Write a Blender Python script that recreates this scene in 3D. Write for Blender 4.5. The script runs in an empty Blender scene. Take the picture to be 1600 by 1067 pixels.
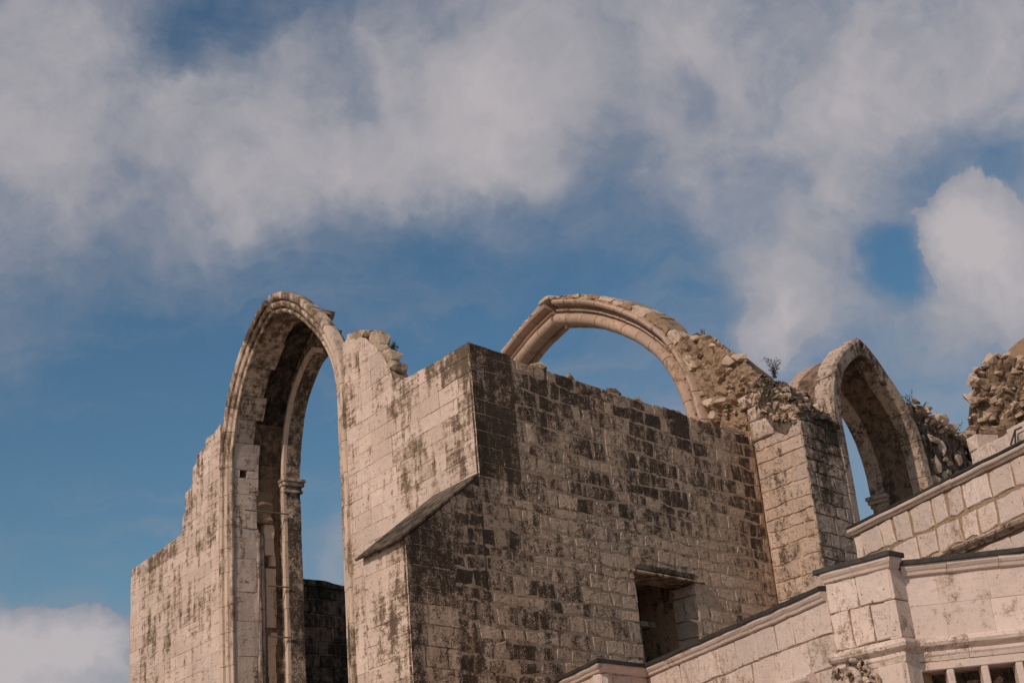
import bpy, bmesh, math, random
from mathutils import Vector, Matrix, noise as mnoise
from mathutils.geometry import delaunay_2d_cdt

random.seed(7)
rnd = random.uniform
SC = bpy.context.scene
COL = SC.collection

# ------------------------------------------------------------------ camera
cam = bpy.data.cameras.new('camera'); cam_o = bpy.data.objects.new('camera', cam); COL.objects.link(cam_o)
cam.sensor_width = 36.0; cam.lens = 50.31; cam.clip_end = 5000
cam_o.matrix_world = Matrix(((0.99594, 0.08999, 0.0, 0.0), (0.03360, -0.37183, -0.92769, 0.0),
                             (-0.08349, 0.92393, -0.37335, 1.6), (0, 0, 0, 1)))
SC.camera = cam_o
SC.render.resolution_x, SC.render.resolution_y = 1024, 682

# ------------------------------------------------------------------ sky
SUN_TO = Vector((-0.60, -0.80, 0)).normalized()
SUN_EL = math.radians(34)
SKY_STRENGTH = 0.095
w = bpy.data.worlds.new('World'); SC.world = w; w.use_nodes = True
nt = w.node_tree; N = nt.nodes; L = nt.links
for n in list(N): N.remove(n)


def nd(t, **kw):
    n = N.new(t)
    for k, v in kw.items(): setattr(n, k, v)
    return n


def vec(az, el):
    a, e = math.radians(az), math.radians(el)
    return (math.sin(a) * math.cos(e), math.cos(a) * math.cos(e), math.sin(e))


sky = nd('ShaderNodeTexSky', sky_type='NISHITA', sun_disc=False)
sky.sun_elevation = SUN_EL
sky.sun_rotation = math.atan2(SUN_TO.x, SUN_TO.y)
sky.air_density = 1.1; sky.dust_density = 1.1; sky.ozone_density = 1.6
tc = nd('ShaderNodeTexCoord')
DIR = tc.outputs['Generated']


def wmath(op, a, b=None, c=None, clamp=False):
    n = nd('ShaderNodeMath', operation=op, use_clamp=clamp)
    for i, v in enumerate((a, b, c)):
        if v is None: continue
        if isinstance(v, (int, float)): n.inputs[i].default_value = v
        else: L.new(v, n.inputs[i])
    return n.outputs[0]


def wnoise(src, scale, det=6, rough=0.55, dist=0.0):
    n = nd('ShaderNodeTexNoise'); n.inputs['Scale'].default_value = scale; n.inputs['Detail'].default_value = det
    n.inputs['Roughness'].default_value = rough; n.inputs['Distortion'].default_value = dist
    L.new(src, n.inputs['Vector']); return n


# domain warp so that the cloud edges curl
wn = wnoise(DIR, 9.0, 6, 0.6)
sub = nd('ShaderNodeVectorMath', operation='SUBTRACT'); L.new(wn.outputs['Color'], sub.inputs[0]); sub.inputs[1].default_value = (.5, .5, .5)
scl = nd('ShaderNodeVectorMath', operation='SCALE'); L.new(sub.outputs[0], scl.inputs[0]); scl.inputs['Scale'].default_value = 0.085
wrp = nd('ShaderNodeVectorMath', operation='ADD'); L.new(DIR, wrp.inputs[0]); L.new(scl.outputs[0], wrp.inputs[1])
WD = wrp.outputs[0]
# cloud banks of this afternoon: azimuth, elevation, angular size, weight (negative = clear gap)
BANKS = [(-20.3, 32.3, 5.9, 0.75), (-16.3, 28.2, 4.4, 0.4), (-10.7, 32.3, 3.8, 0.45), (-10.2, 30.1, 4.1, 0.5), (-6.2, 30.5, 2.8, 0.4),
         (-1.7, 34.0, 6.1, 0.6), (-0.3, 30.2, 3.8, 0.5), (-4.0, 28.2, 3.1, 0.3), (4.9, 33.5, 6.1, 0.55), (5.3, 30.4, 4.4, 0.35),
         (9.4, 28.6, 3.3, 0.5), (11.6, 32.5, 5.6, 0.45), (18.5, 31.1, 6.1, 0.5), (23.2, 28.5, 5.6, 0.45), (14.7, 25.4, 3.1, 0.65),
         (12.6, 23.0, 3.1, 0.6), (11.4, 21.2, 2.8, 0.65), (16.0, 20.1, 2.8, 0.6), (21.0, 22.1, 3.3, 0.9), (19.4, 24.0, 1.8, 0.55),
         (19.9, 19.4, 2.8, 0.55), (18.0, 19.8, 1.5, 0.3), (-19.3, 9.4, 3.0, 1.0), (-17.7, 10.8, 1.3, 0.6), (-20.7, 11.2, 1.8, 0.5),
         (-13.3, 26.6, 3.3, 0.35), (-18.9, 25.2, 5.1, 0.2), (-8.0, 27.6, 3.6, 0.3), (-21.5, 34.8, 3.8, 0.4),
         (-13.3, 34.5, 1.9, -0.62), (-14.2, 33.4, 1.0, -0.3), (-2.7, 22.0, 6.0, -0.5), (-14.9, 18.6, 6.5, -0.6), (7.3, 22.8, 2.8, -0.55),
         (16.3, 22.9, 1.6, -0.8), (16.4, 22.1, 1.0, -0.4), (18.1, 25.3, 1.3, -0.4), (20.7, 26.0, 2.2, -0.5), (4.2, 21.2, 4.2, -0.5),
         (-19.5, 15.9, 5.1, -0.5), (8.7, 31.2, 1.5, -0.25), (12.5, 30.1, 1.3, -0.2), (-6.1, 31.5, 1.0, -0.3),
         (22.1, 25.3, 1.5, -0.5), (-9.9, 21.8, 5.1, -0.3), (-14.8, 13.4, 1.5, -0.3)]
acc = None
for az, el, r, amp in BANKS:
    dn = nd('ShaderNodeVectorMath', operation='DISTANCE'); L.new(WD, dn.inputs[0]); dn.inputs[1].default_value = vec(az, el)
    mr = nd('ShaderNodeMapRange', interpolation_type='SMOOTHERSTEP')
    mr.inputs['From Min'].default_value = math.radians(r) * 1.5; mr.inputs['From Max'].default_value = 0.0
    L.new(dn.outputs['Value'], mr.inputs['Value'])
    acc = wmath('MULTIPLY', mr.outputs[0], amp) if acc is None else wmath('MULTIPLY_ADD', mr.outputs[0], amp, acc)
big = wnoise(WD, 3.2, 4, 0.5)
mid = wnoise(WD, 9.0, 7, 0.54)
fine = wnoise(WD, 34.0, 5, 0.62)
# thin streaks of high cloud, drawn out sideways
mp = nd('ShaderNodeMapping'); mp.inputs['Scale'].default_value = (3.0, 3.0, 16.0); mp.inputs['Rotation'].default_value = (0, math.radians(14), 0)
L.new(WD, mp.inputs['Vector'])
cir = wnoise(mp.outputs[0], 1.6, 6, 0.6, 0.6); cir_o = cir.outputs[0]
dens = wmath('MULTIPLY_ADD', acc, 0.50, 0.06)
dens = wmath('MULTIPLY_ADD', wmath('SUBTRACT', mid.outputs[0], 0.5), 1.0, dens)
dens = wmath('MULTIPLY_ADD', wmath('SUBTRACT', fine.outputs[0], 0.5), 0.30, dens)
dens = wmath('MULTIPLY_ADD', wmath('SUBTRACT', big.outputs[0], 0.5), 0.35, dens)
cm = nd('ShaderNodeMapRange', interpolation_type='SMOOTHSTEP'); cm.inputs['From Min'].default_value = -0.16; cm.inputs['From Max'].default_value = 0.60
L.new(dens, cm.inputs['Value'])
cmask = wmath('MULTIPLY', cm.outputs[0], 0.94)
# thin veil spreading beyond the banks
vm_ = nd('ShaderNodeMapRange', interpolation_type='SMOOTHSTEP'); vm_.inputs['From Min'].default_value = -0.30; vm_.inputs['From Max'].default_value = 0.44
L.new(wmath('MULTIPLY_ADD', wmath('SUBTRACT', cir_o, 0.5), 0.7, dens), vm_.inputs['Value'])
cmask = wmath('MAXIMUM', cmask, wmath('MULTIPLY', vm_.outputs[0], 0.68))
# crisper cumulus heads
CUM = [(-19.3, 9.3, 3.3, 1.0), (-17.6, 10.9, 1.5, 0.85), (-20.9, 11.0, 2.0, 0.8), (-16.2, 9.6, 1.3, .5), (21.0, 22.3, 3.6, 0.9), (19.4, 24.0, 1.9, 0.8), (19.9, 19.6, 2.6, 0.5), (12.3, 22.3, 2.6, 0.6), (11.2, 20.6, 2.4, 0.6), (15.0, 25.3, 2.2, 0.5),
       (16.3, 22.9, 1.6, -0.6), (-14.8, 13.4, 1.5, -0.5)]
acc2 = None
for az, el, r, amp in CUM:
    dn = nd('ShaderNodeVectorMath', operation='DISTANCE'); L.new(WD, dn.inputs[0]); dn.inputs[1].default_value = vec(az, el)
    mr = nd('ShaderNodeMapRange', interpolation_type='SMOOTHSTEP')
    mr.inputs['From Min'].default_value = math.radians(r) * 1.4; mr.inputs['From Max'].default_value = 0.0
    L.new(dn.outputs['Value'], mr.inputs['Value'])
    acc2 = wmath('MULTIPLY', mr.outputs[0], amp) if acc2 is None else wmath('MULTIPLY_ADD', mr.outputs[0], amp, acc2)
d2 = wmath('MULTIPLY_ADD', wmath('SUBTRACT', mid.outputs[0], 0.5), 0.7, wmath('SUBTRACT', acc2, 0.34))
d2 = wmath('MULTIPLY_ADD', wmath('SUBTRACT', fine.outputs[0], 0.5), 0.5, d2)
cm2 = nd('ShaderNodeMapRange', interpolation_type='SMOOTHSTEP'); cm2.inputs['From Min'].default_value = 0.0; cm2.inputs['From Max'].default_value = 0.17
L.new(d2, cm2.inputs['Value'])
cmask = wmath('MAXIMUM', cmask, wmath('MULTIPLY', cm2.outputs[0], 0.90))
cim = nd('ShaderNodeMapRange', interpolation_type='SMOOTHSTEP'); cim.inputs['From Min'].default_value = 0.45; cim.inputs['From Max'].default_value = 0.75
L.new(cir.outputs[0], cim.inputs['Value'])
cmask = wmath('MAXIMUM', cmask, wmath('MULTIPLY', cim.outputs[0], 0.38))
# thick parts are brighter, thin parts greyer
cr = nd('ShaderNodeValToRGB'); cr.color_ramp.elements[0].position = 0.05; cr.color_ramp.elements[0].color = (2.75, 2.9, 3.4, 1)
cr.color_ramp.elements[1].position = 0.95; cr.color_ramp.elements[1].color = (5.35, 4.9, 5.0, 1)
shade = wmath('MULTIPLY_ADD', wmath('SUBTRACT', mid.outputs[0], 0.5), 1.3, wmath('MAXIMUM', wmath('MULTIPLY', dens, 0.85), wmath('MULTIPLY', d2, 1.1)), clamp=True)
L.new(shade, cr.inputs[0])
hs = nd('ShaderNodeHueSaturation'); hs.inputs['Saturation'].default_value = 1.2; hs.inputs['Value'].default_value = 0.80
L.new(sky.outputs[0], hs.inputs['Color'])
mx = nd('ShaderNodeMix', data_type='RGBA'); L.new(cmask, mx.inputs['Factor']); tn = nd('ShaderNodeVectorMath', operation='MULTIPLY'); L.new(hs.outputs[0], tn.inputs[0]); tn.inputs[1].default_value = (0.92, 1.03, 0.98); L.new(tn.outputs[0], mx.inputs['A']); L.new(cr.outputs[0], mx.inputs['B'])
bg = nd('ShaderNodeBackground'); bg.inputs['Strength'].default_value = SKY_STRENGTH; L.new(mx.outputs['Result'], bg.inputs['Color'])
out = nd('ShaderNodeOutputWorld'); L.new(bg.outputs[0], out.inputs['Surface'])

# ------------------------------------------------------------------ sun and exposure
sl = bpy.data.lights.new('sun', 'SUN'); sl.energy = 2.75; sl.angle = math.radians(0.6); sl.color = (1.0, 0.83, 0.69)
so = bpy.data.objects.new('sun', sl); COL.objects.link(so); so.location = (-20, -20, 40)
sdir = Vector((SUN_TO.x * math.cos(SUN_EL), SUN_TO.y * math.cos(SUN_EL), math.sin(SUN_EL)))
so.rotation_euler = sdir.to_track_quat('Z', 'Y').to_euler()
SC.view_settings.view_transform = 'Standard'; SC.view_settings.look = 'None'
SC.view_settings.exposure = 0.0; SC.view_settings.gamma = 1.0; SC.view_settings.use_curve_mapping = False


# ------------------------------------------------------------------ materials
def stone_mat(name, base, mid_c, dark_c, streak=0.5, bump=0.5, vein=0.0, scale=1.0, contrast=4.2, grain=0.42, pits=0.0, tool=0.0):
    m = bpy.data.materials.new(name); m.use_nodes = True
    t = m.node_tree; n = t.nodes; l = t.links
    bs = n['Principled BSDF']; bs.inputs['Roughness'].default_value = 0.93; bs.inputs['Specular IOR Level'].default_value = 0.15
    geo = n.new('ShaderNodeNewGeometry'); oi = n.new('ShaderNodeObjectInfo')
    sc = n.new('ShaderNodeSeparateColor'); l.new(oi.outputs['Color'], sc.inputs[0])

    def M(op, a, b=None, c=None, clamp=False):
        q = n.new('ShaderNodeMath'); q.operation = op; q.use_clamp = clamp
        for i, v in enumerate((a, b, c)):
            if v is None: continue
            if isinstance(v, (int, float)): q.inputs[i].default_value = v
            else: l.new(v, q.inputs[i])
        return q.outputs[0]

    def NZ(s, d, r, src=None, dist=0.0):
        q = n.new('ShaderNodeTexNoise'); q.inputs['Scale'].default_value = s; q.inputs['Detail'].default_value = d
        q.inputs['Roughness'].default_value = r; q.inputs['Distortion'].default_value = dist
        l.new(src or geo.outputs['Position'], q.inputs['Vector']); return q.outputs[0]
    # a shift per piece so that the pattern stops at the joints
    mpn = n.new('ShaderNodeMapping'); mpn.inputs['Scale'].default_value = (5.0, 5.0, 0.75); l.new(geo.outputs['Position'], mpn.inputs['Vector'])
    nl = NZ(0.8 * scale, 3, 0.5)
    nm = NZ(6.5 * scale, 6, 0.68, dist=0.3)
    ns = NZ(1.0 * scale, 5, 0.62, mpn.outputs[0])
    nf = NZ(42 * scale, 2, 0.7)
    v = M('MULTIPLY_ADD', M('SUBTRACT', nm, 0.5), 1.0 - streak * 0.45, M('MULTIPLY', M('SUBTRACT', ns, 0.5), streak * 1.35))
    v = M('MULTIPLY_ADD', M('SUBTRACT', nf, 0.5), grain, v)
    v = M('MULTIPLY_ADD', M('SUBTRACT', nl, 0.5), 0.5, v)
    if tool > 0:
        mh = n.new('ShaderNodeMapping'); mh.inputs['Scale'].default_value = (2.2, 2.2, 17.0); l.new(geo.outputs['Position'], mh.inputs['Vector'])
        nh = NZ(1.0, 4, 0.65, mh.outputs[0]); v = M('MULTIPLY_ADD', M('SUBTRACT', nh, 0.5), tool, v)
    g = M('MULTIPLY_ADD', sc.outputs[1], 2.3, -1.15)
    v = M('MULTIPLY_ADD', v, contrast, g)
    v = M('MULTIPLY_ADD', v, 0.5, 0.5, clamp=True)
    rp = n.new('ShaderNodeValToRGB'); e = rp.color_ramp.elements
    e[0].position = 0.30; e[0].color = (0, 0, 0, 1); e[1].position = 0.92; e[1].color = (1, 1, 1, 1)
    l.new(v, rp.inputs[0])
    # clean stone colour with slow and per-piece variation
    tone = M('MULTIPLY_ADD', M('SUBTRACT', nl, 0.5), 0.5, 1.0)
    tone = M('MULTIPLY_ADD', M('SUBTRACT', oi.outputs['Random'], 0.5), 0.16, tone)
    tone = M('MULTIPLY_ADD', M('SUBTRACT', nf, 0.5), 0.45, tone)
    tone = M('MULTIPLY_ADD', M('SUBTRACT', nm, 0.5), 0.55, tone)
    tone = M('MULTIPLY', tone, M('MULTIPLY_ADD', sc.outputs[0], 0.6, 0.7))
    c0 = n.new('ShaderNodeMix'); c0.data_type = 'RGBA'; c0.inputs['A'].default_value = (*base, 1)
    c0.inputs['B'].default_value = (base[0] * 0.92, base[1] * 0.78, base[2] * 0.60, 1)   # ochre tinge, by piece (blue channel)
    l.new(M('MULTIPLY_ADD', M('SUBTRACT', nm, 0.5), 0.6, M('MULTIPLY', sc.outputs[2], 0.65), clamp=True), c0.inputs['Factor'])
    vm = n.new('ShaderNodeVectorMath'); vm.operation = 'SCALE'; l.new(c0.outputs['Result'], vm.inputs[0]); l.new(tone, vm.inputs['Scale'])
    c1 = n.new('ShaderNodeMix'); c1.data_type = 'RGBA'; l.new(M('MULTIPLY', rp.outputs[0], 2.0, clamp=True), c1.inputs['Factor'])
    l.new(vm.outputs[0], c1.inputs['A']); c1.inputs['B'].default_value = (*mid_c, 1)
    c2 = n.new('ShaderNodeMix'); c2.data_type = 'RGBA'; l.new(M('MULTIPLY_ADD', rp.outputs[0], 1.8, -0.8, clamp=True), c2.inputs['Factor'])
    l.new(c1.outputs['Result'], c2.inputs['A']); c2.inputs['B'].default_value = (*dark_c, 1)
    col = c2.outputs['Result']
    hgt = M('MULTIPLY_ADD', nf, 0.45, nm)
    if vein > 0:
        nv = NZ(2.6 * scale, 5, 0.62, dist=1.3)
        vv = M('ABSOLUTE', M('SUBTRACT', nv, 0.5))
        vmask = M('MULTIPLY', M('SUBTRACT', 1.0, M('DIVIDE', vv, 0.013), clamp=True), M('MULTIPLY', M('SUBTRACT', nl, 0.40), 5.0, clamp=True))
        vmask = M('MULTIPLY', vmask, vein)
        c3 = n.new('ShaderNodeMix'); c3.data_type = 'RGBA'; l.new(vmask, c3.inputs['Factor']); l.new(col, c3.inputs['A']); c3.inputs['B'].default_value = (*dark_c, 1)
        col = c3.outputs['Result']; hgt = M('MULTIPLY_ADD', vmask, -0.5, hgt)
    if pits > 0:
        npn = NZ(17 * scale, 2, 0.6)
        pm = M('MULTIPLY', M('MULTIPLY', M('SUBTRACT', npn, 0.655), 22.0, clamp=True), pits)
        c4 = n.new('ShaderNodeMix'); c4.data_type = 'RGBA'; l.new(pm, c4.inputs['Factor']); l.new(col, c4.inputs['A']); c4.inputs['B'].default_value = (*dark_c, 1)
        col = c4.outputs['Result']; hgt = M('MULTIPLY_ADD', pm, -0.5, hgt)
    l.new(col, bs.inputs['Base Color'])
    bp = n.new('ShaderNodeBump'); bp.inputs['Strength'].default_value = bump; bp.inputs['Distance'].default_value = 0.05
    l.new(hgt, bp.inputs['Height']); l.new(bp.outputs[0], bs.inputs['Normal'])
    return m


MT = {
    'pale': stone_mat('pale_limestone', (0.605, 0.472, 0.41), (0.33, 0.235, 0.17), (0.12, 0.086, 0.062), streak=0.6, bump=0.5, contrast=5.4, grain=.6, pits=.6, tool=.45),
    'mould': stone_mat('moulding_limestone', (0.57, 0.44, 0.365), (0.27, 0.19, 0.135), (0.08, 0.058, 0.043), streak=0.7, bump=0.25),
    'rib': stone_mat('slender_rib_limestone', (0.44, 0.315, 0.25), (0.26, 0.175, 0.12), (0.10, 0.07, 0.05), streak=0.3, bump=0.18),
    'grey': stone_mat('crusted_limestone', (0.67, 0.48, 0.355), (0.235, 0.157, 0.108), (0.078, 0.053, 0.037), streak=0.5, bump=0.85, contrast=5.6, scale=1.05, grain=.8, pits=.8),
    'pier': stone_mat('rough_limestone', (0.57, 0.44, 0.365), (0.25, 0.18, 0.13), (0.075, 0.057, 0.043), streak=0.35, bump=1.0, contrast=5.6, pits=.8, grain=.6),
    'ashlar': stone_mat('cream_ashlar', (0.61, 0.49, 0.44), (0.36, 0.265, 0.20), (0.11, 0.085, 0.068), streak=0.25, bump=0.35, vein=0.7, pits=.8),
    'smooth': stone_mat('smooth_cream_stone', (0.59, 0.475, 0.43), (0.42, 0.31, 0.25), (0.14, 0.105, 0.08), streak=0.3, bump=0.15, pits=.4),
    'mortar': stone_mat('lime_mortar', (0.64, 0.45, 0.325), (0.28, 0.19, 0.125), (0.10, 0.07, 0.05), streak=0.5, bump=0.6, contrast=5.5, grain=.6),
    'pmortar': stone_mat('pale_mortar', (0.54, 0.42, 0.355), (0.28, 0.20, 0.15), (0.12, 0.09, 0.07), streak=0.4, bump=0.4),
    'earth': stone_mat('rubble_mortar', (0.34, 0.235, 0.16), (0.20, 0.135, 0.09), (0.07, 0.05, 0.037), streak=0.1, bump=0.9, contrast=3.2),
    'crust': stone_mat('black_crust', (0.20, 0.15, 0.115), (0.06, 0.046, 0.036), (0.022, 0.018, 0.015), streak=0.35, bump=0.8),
    'plaster': stone_mat('brown_vault_plaster', (0.33, 0.215, 0.145), (0.22, 0.145, 0.10), (0.07, 0.05, 0.038), streak=0.35, bump=0.5),
    'rubble': stone_mat('rubble_stone', (0.54, 0.415, 0.33), (0.30, 0.21, 0.145), (0.08, 0.06, 0.045), streak=0.15, bump=0.7),
}


def flat_mat(name, col, rough=0.8, metal=0.0, var=0.3, sc_=12.0, bump=0.2):
    m = bpy.data.materials.new(name); m.use_nodes = True; t = m.node_tree; n = t.nodes; l = t.links
    bs = n['Principled BSDF']; bs.inputs['Roughness'].default_value = rough; bs.inputs['Metallic'].default_value = metal
    bs.inputs['Specular IOR Level'].default_value = 0.3
    geo = n.new('ShaderNodeNewGeometry'); q = n.new('ShaderNodeTexNoise'); q.inputs['Scale'].default_value = sc_; q.inputs['Detail'].default_value = 8
    l.new(geo.outputs['Position'], q.inputs['Vector'])
    r = n.new('ShaderNodeMapRange'); r.inputs['From Min'].default_value = 0.25; r.inputs['From Max'].default_value = 0.75
    r.inputs['To Min'].default_value = 1 - var; r.inputs['To Max'].default_value = 1 + var; l.new(q.outputs[0], r.inputs['Value'])
    v = n.new('ShaderNodeVectorMath'); v.operation = 'SCALE'; v.inputs[0].default_value = col; l.new(r.outputs[0], v.inputs['Scale'])
    l.new(v.outputs[0], bs.inputs['Base Color'])
    b = n.new('ShaderNodeBump'); b.inputs['Strength'].default_value = bump; b.inputs['Distance'].default_value = 0.02; l.new(q.outputs[0], b.inputs['Height']); l.new(b.outputs[0], bs.inputs['Normal'])
    return m


MT['lead'] = flat_mat('dark_lead_flashing', (0.046, 0.040, 0.037), 0.55, 0.0, 0.4)
MT['iron'] = flat_mat('black_iron', (0.02, 0.018, 0.017), 0.6)
MT['rust'] = flat_mat('rusty_tie_bar', (0.17, 0.12, 0.085), 0.85)
MT['twig'] = flat_mat('dry_twig', (0.05, 0.04, 0.03), 0.9)
MT['leaf'] = flat_mat('dusty_leaf', (0.045, 0.045, 0.03), 0.8, 0, 0.5, 30)
MT['moss'] = flat_mat('dull_moss', (0.06, 0.06, 0.025), 0.95, 0, 0.5, 25, 0.6)
MT['ground'] = flat_mat('pale_paving_ground', (0.42, 0.35, 0.28), 0.9, 0, 0.3, 0.6)


# ------------------------------------------------------------------ helpers
def mesh_obj(name, verts, faces, mat, parent=None, smooth=False, color=None, kind=None):
    """verts in world coordinates; the origin goes to their centre"""
    c = Vector((0, 0, 0))
    for v in verts: c += Vector(v)
    c /= max(1, len(verts))
    me = bpy.data.meshes.new(name)
    me.from_pydata([tuple(Vector(v) - c) for v in verts], [], faces)
    me.materials.append(mat)
    if smooth:
        for p in me.polygons: p.use_smooth = True
    o = bpy.data.objects.new(name, me); COL.objects.link(o)
    o.location = c
    if parent is not None:
        o.parent = parent
        pw = parent.location.copy(); pp = parent.parent
        while pp is not None: pw += pp.location; pp = pp.parent
        o.location = c - pw
    if color: o.color = (*color, 1)
    else: o.color = (0.5, 0.35, 0.15, 1)
    if kind: o['kind'] = kind
    return o


def fix_normals(o):
    bm = bmesh.new(); bm.from_mesh(o.data); bmesh.ops.recalc_face_normals(bm, faces=bm.faces); bm.to_mesh(o.data); bm.free()


def thing(name, label, cat, loc, group=None):
    o = bpy.data.objects.new(name, None); COL.objects.link(o); o.location = loc; o.empty_display_size = 0.3
    o['label'] = label; o['category'] = cat
    if group: o['group'] = group
    return o


class Plane:
    """a vertical wall face: origin on the ground, unit direction along the wall, outward normal"""
    def __init__(s, P, d, n=None):
        s.P = Vector((P[0], P[1], 0)); s.d = Vector((d[0], d[1], 0)).normalized()
        q = Vector((s.d.y, -s.d.x, 0))
        if n is None: s.n = q if q.dot(s.P) < 0 else -q
        else: s.n = Vector((n[0], n[1], 0)).normalized()

    def pt(s, u, z, o=0.0): return s.P + s.d * u + s.n * o + Vector((0, 0, z))


def fbm(x, y, z=0.0, o=4): return mnoise.fractal(Vector((x, y, z)), 1.0, 2.0, o)


def clip_convex(subject, clip):
    """Sutherland-Hodgman: polygon clipped by a convex counter-clockwise polygon"""
    outp = subject
    m = len(clip)
    for i in range(m):
        a, b = clip[i], clip[(i + 1) % m]
        inp = outp; outp = []
        if not inp: return []
        def side(p): return (b[0] - a[0]) * (p[1] - a[1]) - (b[1] - a[1]) * (p[0] - a[0])
        s = inp[-1]
        for e in inp:
            se, ss = side(e), side(s)
            if se >= 0:
                if ss < 0:
                    t = ss / (ss - se); outp.append((s[0] + t * (e[0] - s[0]), s[1] + t * (e[1] - s[1])))
                outp.append(e)
            elif ss >= 0:
                t = ss / (ss - se); outp.append((s[0] + t * (e[0] - s[0]), s[1] + t * (e[1] - s[1])))
            s = e
    return outp


def area2(p): return 0.5 * sum(p[i][0] * p[(i + 1) % len(p)][1] - p[(i + 1) % len(p)][0] * p[i][1] for i in range(len(p)))


def stone_geo(poly, pl, proud=0.02, back=0.15, bev=0.02, rough=0.01, jit=0.008, tilt=0.01, seg=0.2):
    """irregular block: subdivided outline, rounded arris, uneven face"""
    if area2(poly) < 0: poly = poly[::-1]
    # clean up near-duplicate points
    q = []
    for p in poly:
        if not q or (abs(p[0] - q[-1][0]) + abs(p[1] - q[-1][1])) > 0.012: q.append(p)
    if len(q) > 2 and (abs(q[0][0] - q[-1][0]) + abs(q[0][1] - q[-1][1])) < 0.012: q.pop()
    if len(q) < 3 or area2(q) < 0.004: return None
    ring = []
    for i in range(len(q)):
        a, b = q[i], q[(i + 1) % len(q)]
        ln = math.hypot(b[0] - a[0], b[1] - a[1]); k = max(1, min(4, int(ln / seg)))
        for j in range(k):
            t = j / k
            x, y = a[0] + (b[0] - a[0]) * t, a[1] + (b[1] - a[1]) * t
            if jit: x += rnd(-jit, jit); y += rnd(-jit, jit)
            ring.append((x, y))
    cx = sum(p[0] for p in ring) / len(ring); cy = sum(p[1] for p in ring) / len(ring)
    tx, ty = rnd(-tilt, tilt), rnd(-tilt, tilt)
    V = []; n = len(ring)
    w_ = max(max(p[0] for p in ring) - min(p[0] for p in ring), 0.05); h_ = max(max(p[1] for p in ring) - min(p[1] for p in ring), 0.05)
    def off(x, y): return proud + tx * (x - cx) / w_ * 2 + ty * (y - cy) / h_ * 2
    for x, y in ring: V.append(pl.pt(x, y, -back))
    for x, y in ring: V.append(pl.pt(x, y, off(x, y) - bev * rnd(0.7, 1.2)))
    ins = []
    for x, y in ring:
        dx, dy = cx - x, cy - y; ln = math.hypot(dx, dy) or 1
        k = min(bev * rnd(0.7, 1.8), ln * 0.4) / ln
        x2, y2 = x + dx * k, y + dy * k
        V.append(pl.pt(x2, y2, off(x2, y2) + rnd(-rough, rough) * 0.5)); ins.append((x2, y2))
    for x, y in ins:
        x2, y2 = x + (cx - x) * 0.5, y + (cy - y) * 0.5
        V.append(pl.pt(x2, y2, off(x2, y2) + rnd(-rough, rough)))
    V.append(pl.pt(cx, cy, proud + rnd(-rough, rough)))
    Fc = []
    for i in range(n):
        j = (i + 1) % n
        Fc.append((i, j, n + j, n + i)); Fc.append((n + i, n + j, 2 * n + j, 2 * n + i))
        Fc.append((2 * n + i, 2 * n + j, 3 * n + j, 3 * n + i)); Fc.append((3 * n + i, 3 * n + j, 4 * n))
    # orientation: the outline is counter-clockwise in (u,z); flip when the plane is left-handed
    if pl.d.cross(Vector((0, 0, 1))).dot(pl.n) < 0: Fc = [f[::-1] for f in Fc]
    return V, Fc


def courses(region, zmin, hs, ws, joint=0.018, wob=0.0, lean=0.0, seed=1, zlines=None):
    """coursed masonry over a (possibly concave) region: list of outlines"""
    rs = random.Random(seed)
    u0 = min(p[0] for p in region); u1 = max(p[0] for p in region); z1 = max(p[1] for p in region)
    z = zmin; res = []; row = 0
    def line(zv, u, r): return zv + wob * 2.0 * mnoise.noise(Vector((u * 0.55, r * 3.7, seed * 1.3))) + wob * mnoise.noise(Vector((u * 2.1, r * 9.1, seed)))
    while z < z1:
        h = rs.uniform(*hs)
        u = u0 - rs.uniform(0, 0.45) * ws[0]
        while u < u1:
            wd = rs.uniform(*ws) * (1.0 if rs.random() > 0.12 else 1.45)
            if u + wd > u1 - 0.5 * ws[0]: wd = u1 - u + 0.05
            j = joint * 0.5
            sk = lean * rs.uniform(-1, 1); a, b = u + j, u + wd - j
            sj = wob * 0.5
            quad = [(a + rs.uniform(-sj, sj), line(z, a, row) + j), (b + rs.uniform(-sj, sj), line(z, b, row) + j),
                    (b + sk + rs.uniform(-sj, sj), line(z + h, b, row + 1) - j), (a + sk + rs.uniform(-sj, sj), line(z + h, a, row + 1) - j)]
            c = clip_convex(region, quad)
            if len(c) >= 3 and abs(area2(c)) > 0.006: res.append(c)
            u += wd
        z += h; row += 1
    return res


def lay(parent, pl, polys, mat, stain, name='stone', limit=300, smooth=False, **kw):
    """stones as parts of their own, the smallest past the limit joined"""
    polys = [p for p in polys if min(max(q[0] for q in p) - min(q[0] for q in p), max(q[1] for q in p) - min(q[1] for q in p)) > 0.07]
    polys = sorted(polys, key=lambda p: -abs(area2(p)))
    rest_v, rest_f = [], []
    for i, p in enumerate(polys):
        g = stone_geo(p, pl, **kw)
        if g is None: continue
        cx = sum(q[0] for q in p) / len(p); cz = sum(q[1] for q in p) / len(p)
        if i < limit:
            mesh_obj(name, g[0], g[1], mat, parent, color=stain(cx, cz), smooth=smooth)
        else:
            b = len(rest_v); rest_v += g[0]; rest_f += [tuple(k + b for k in f) for f in g[1]]
    if rest_v:
        mesh_obj('small_stones', rest_v, rest_f, mat, parent, color=stain(cx, cz), kind='stuff', smooth=smooth)


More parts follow.
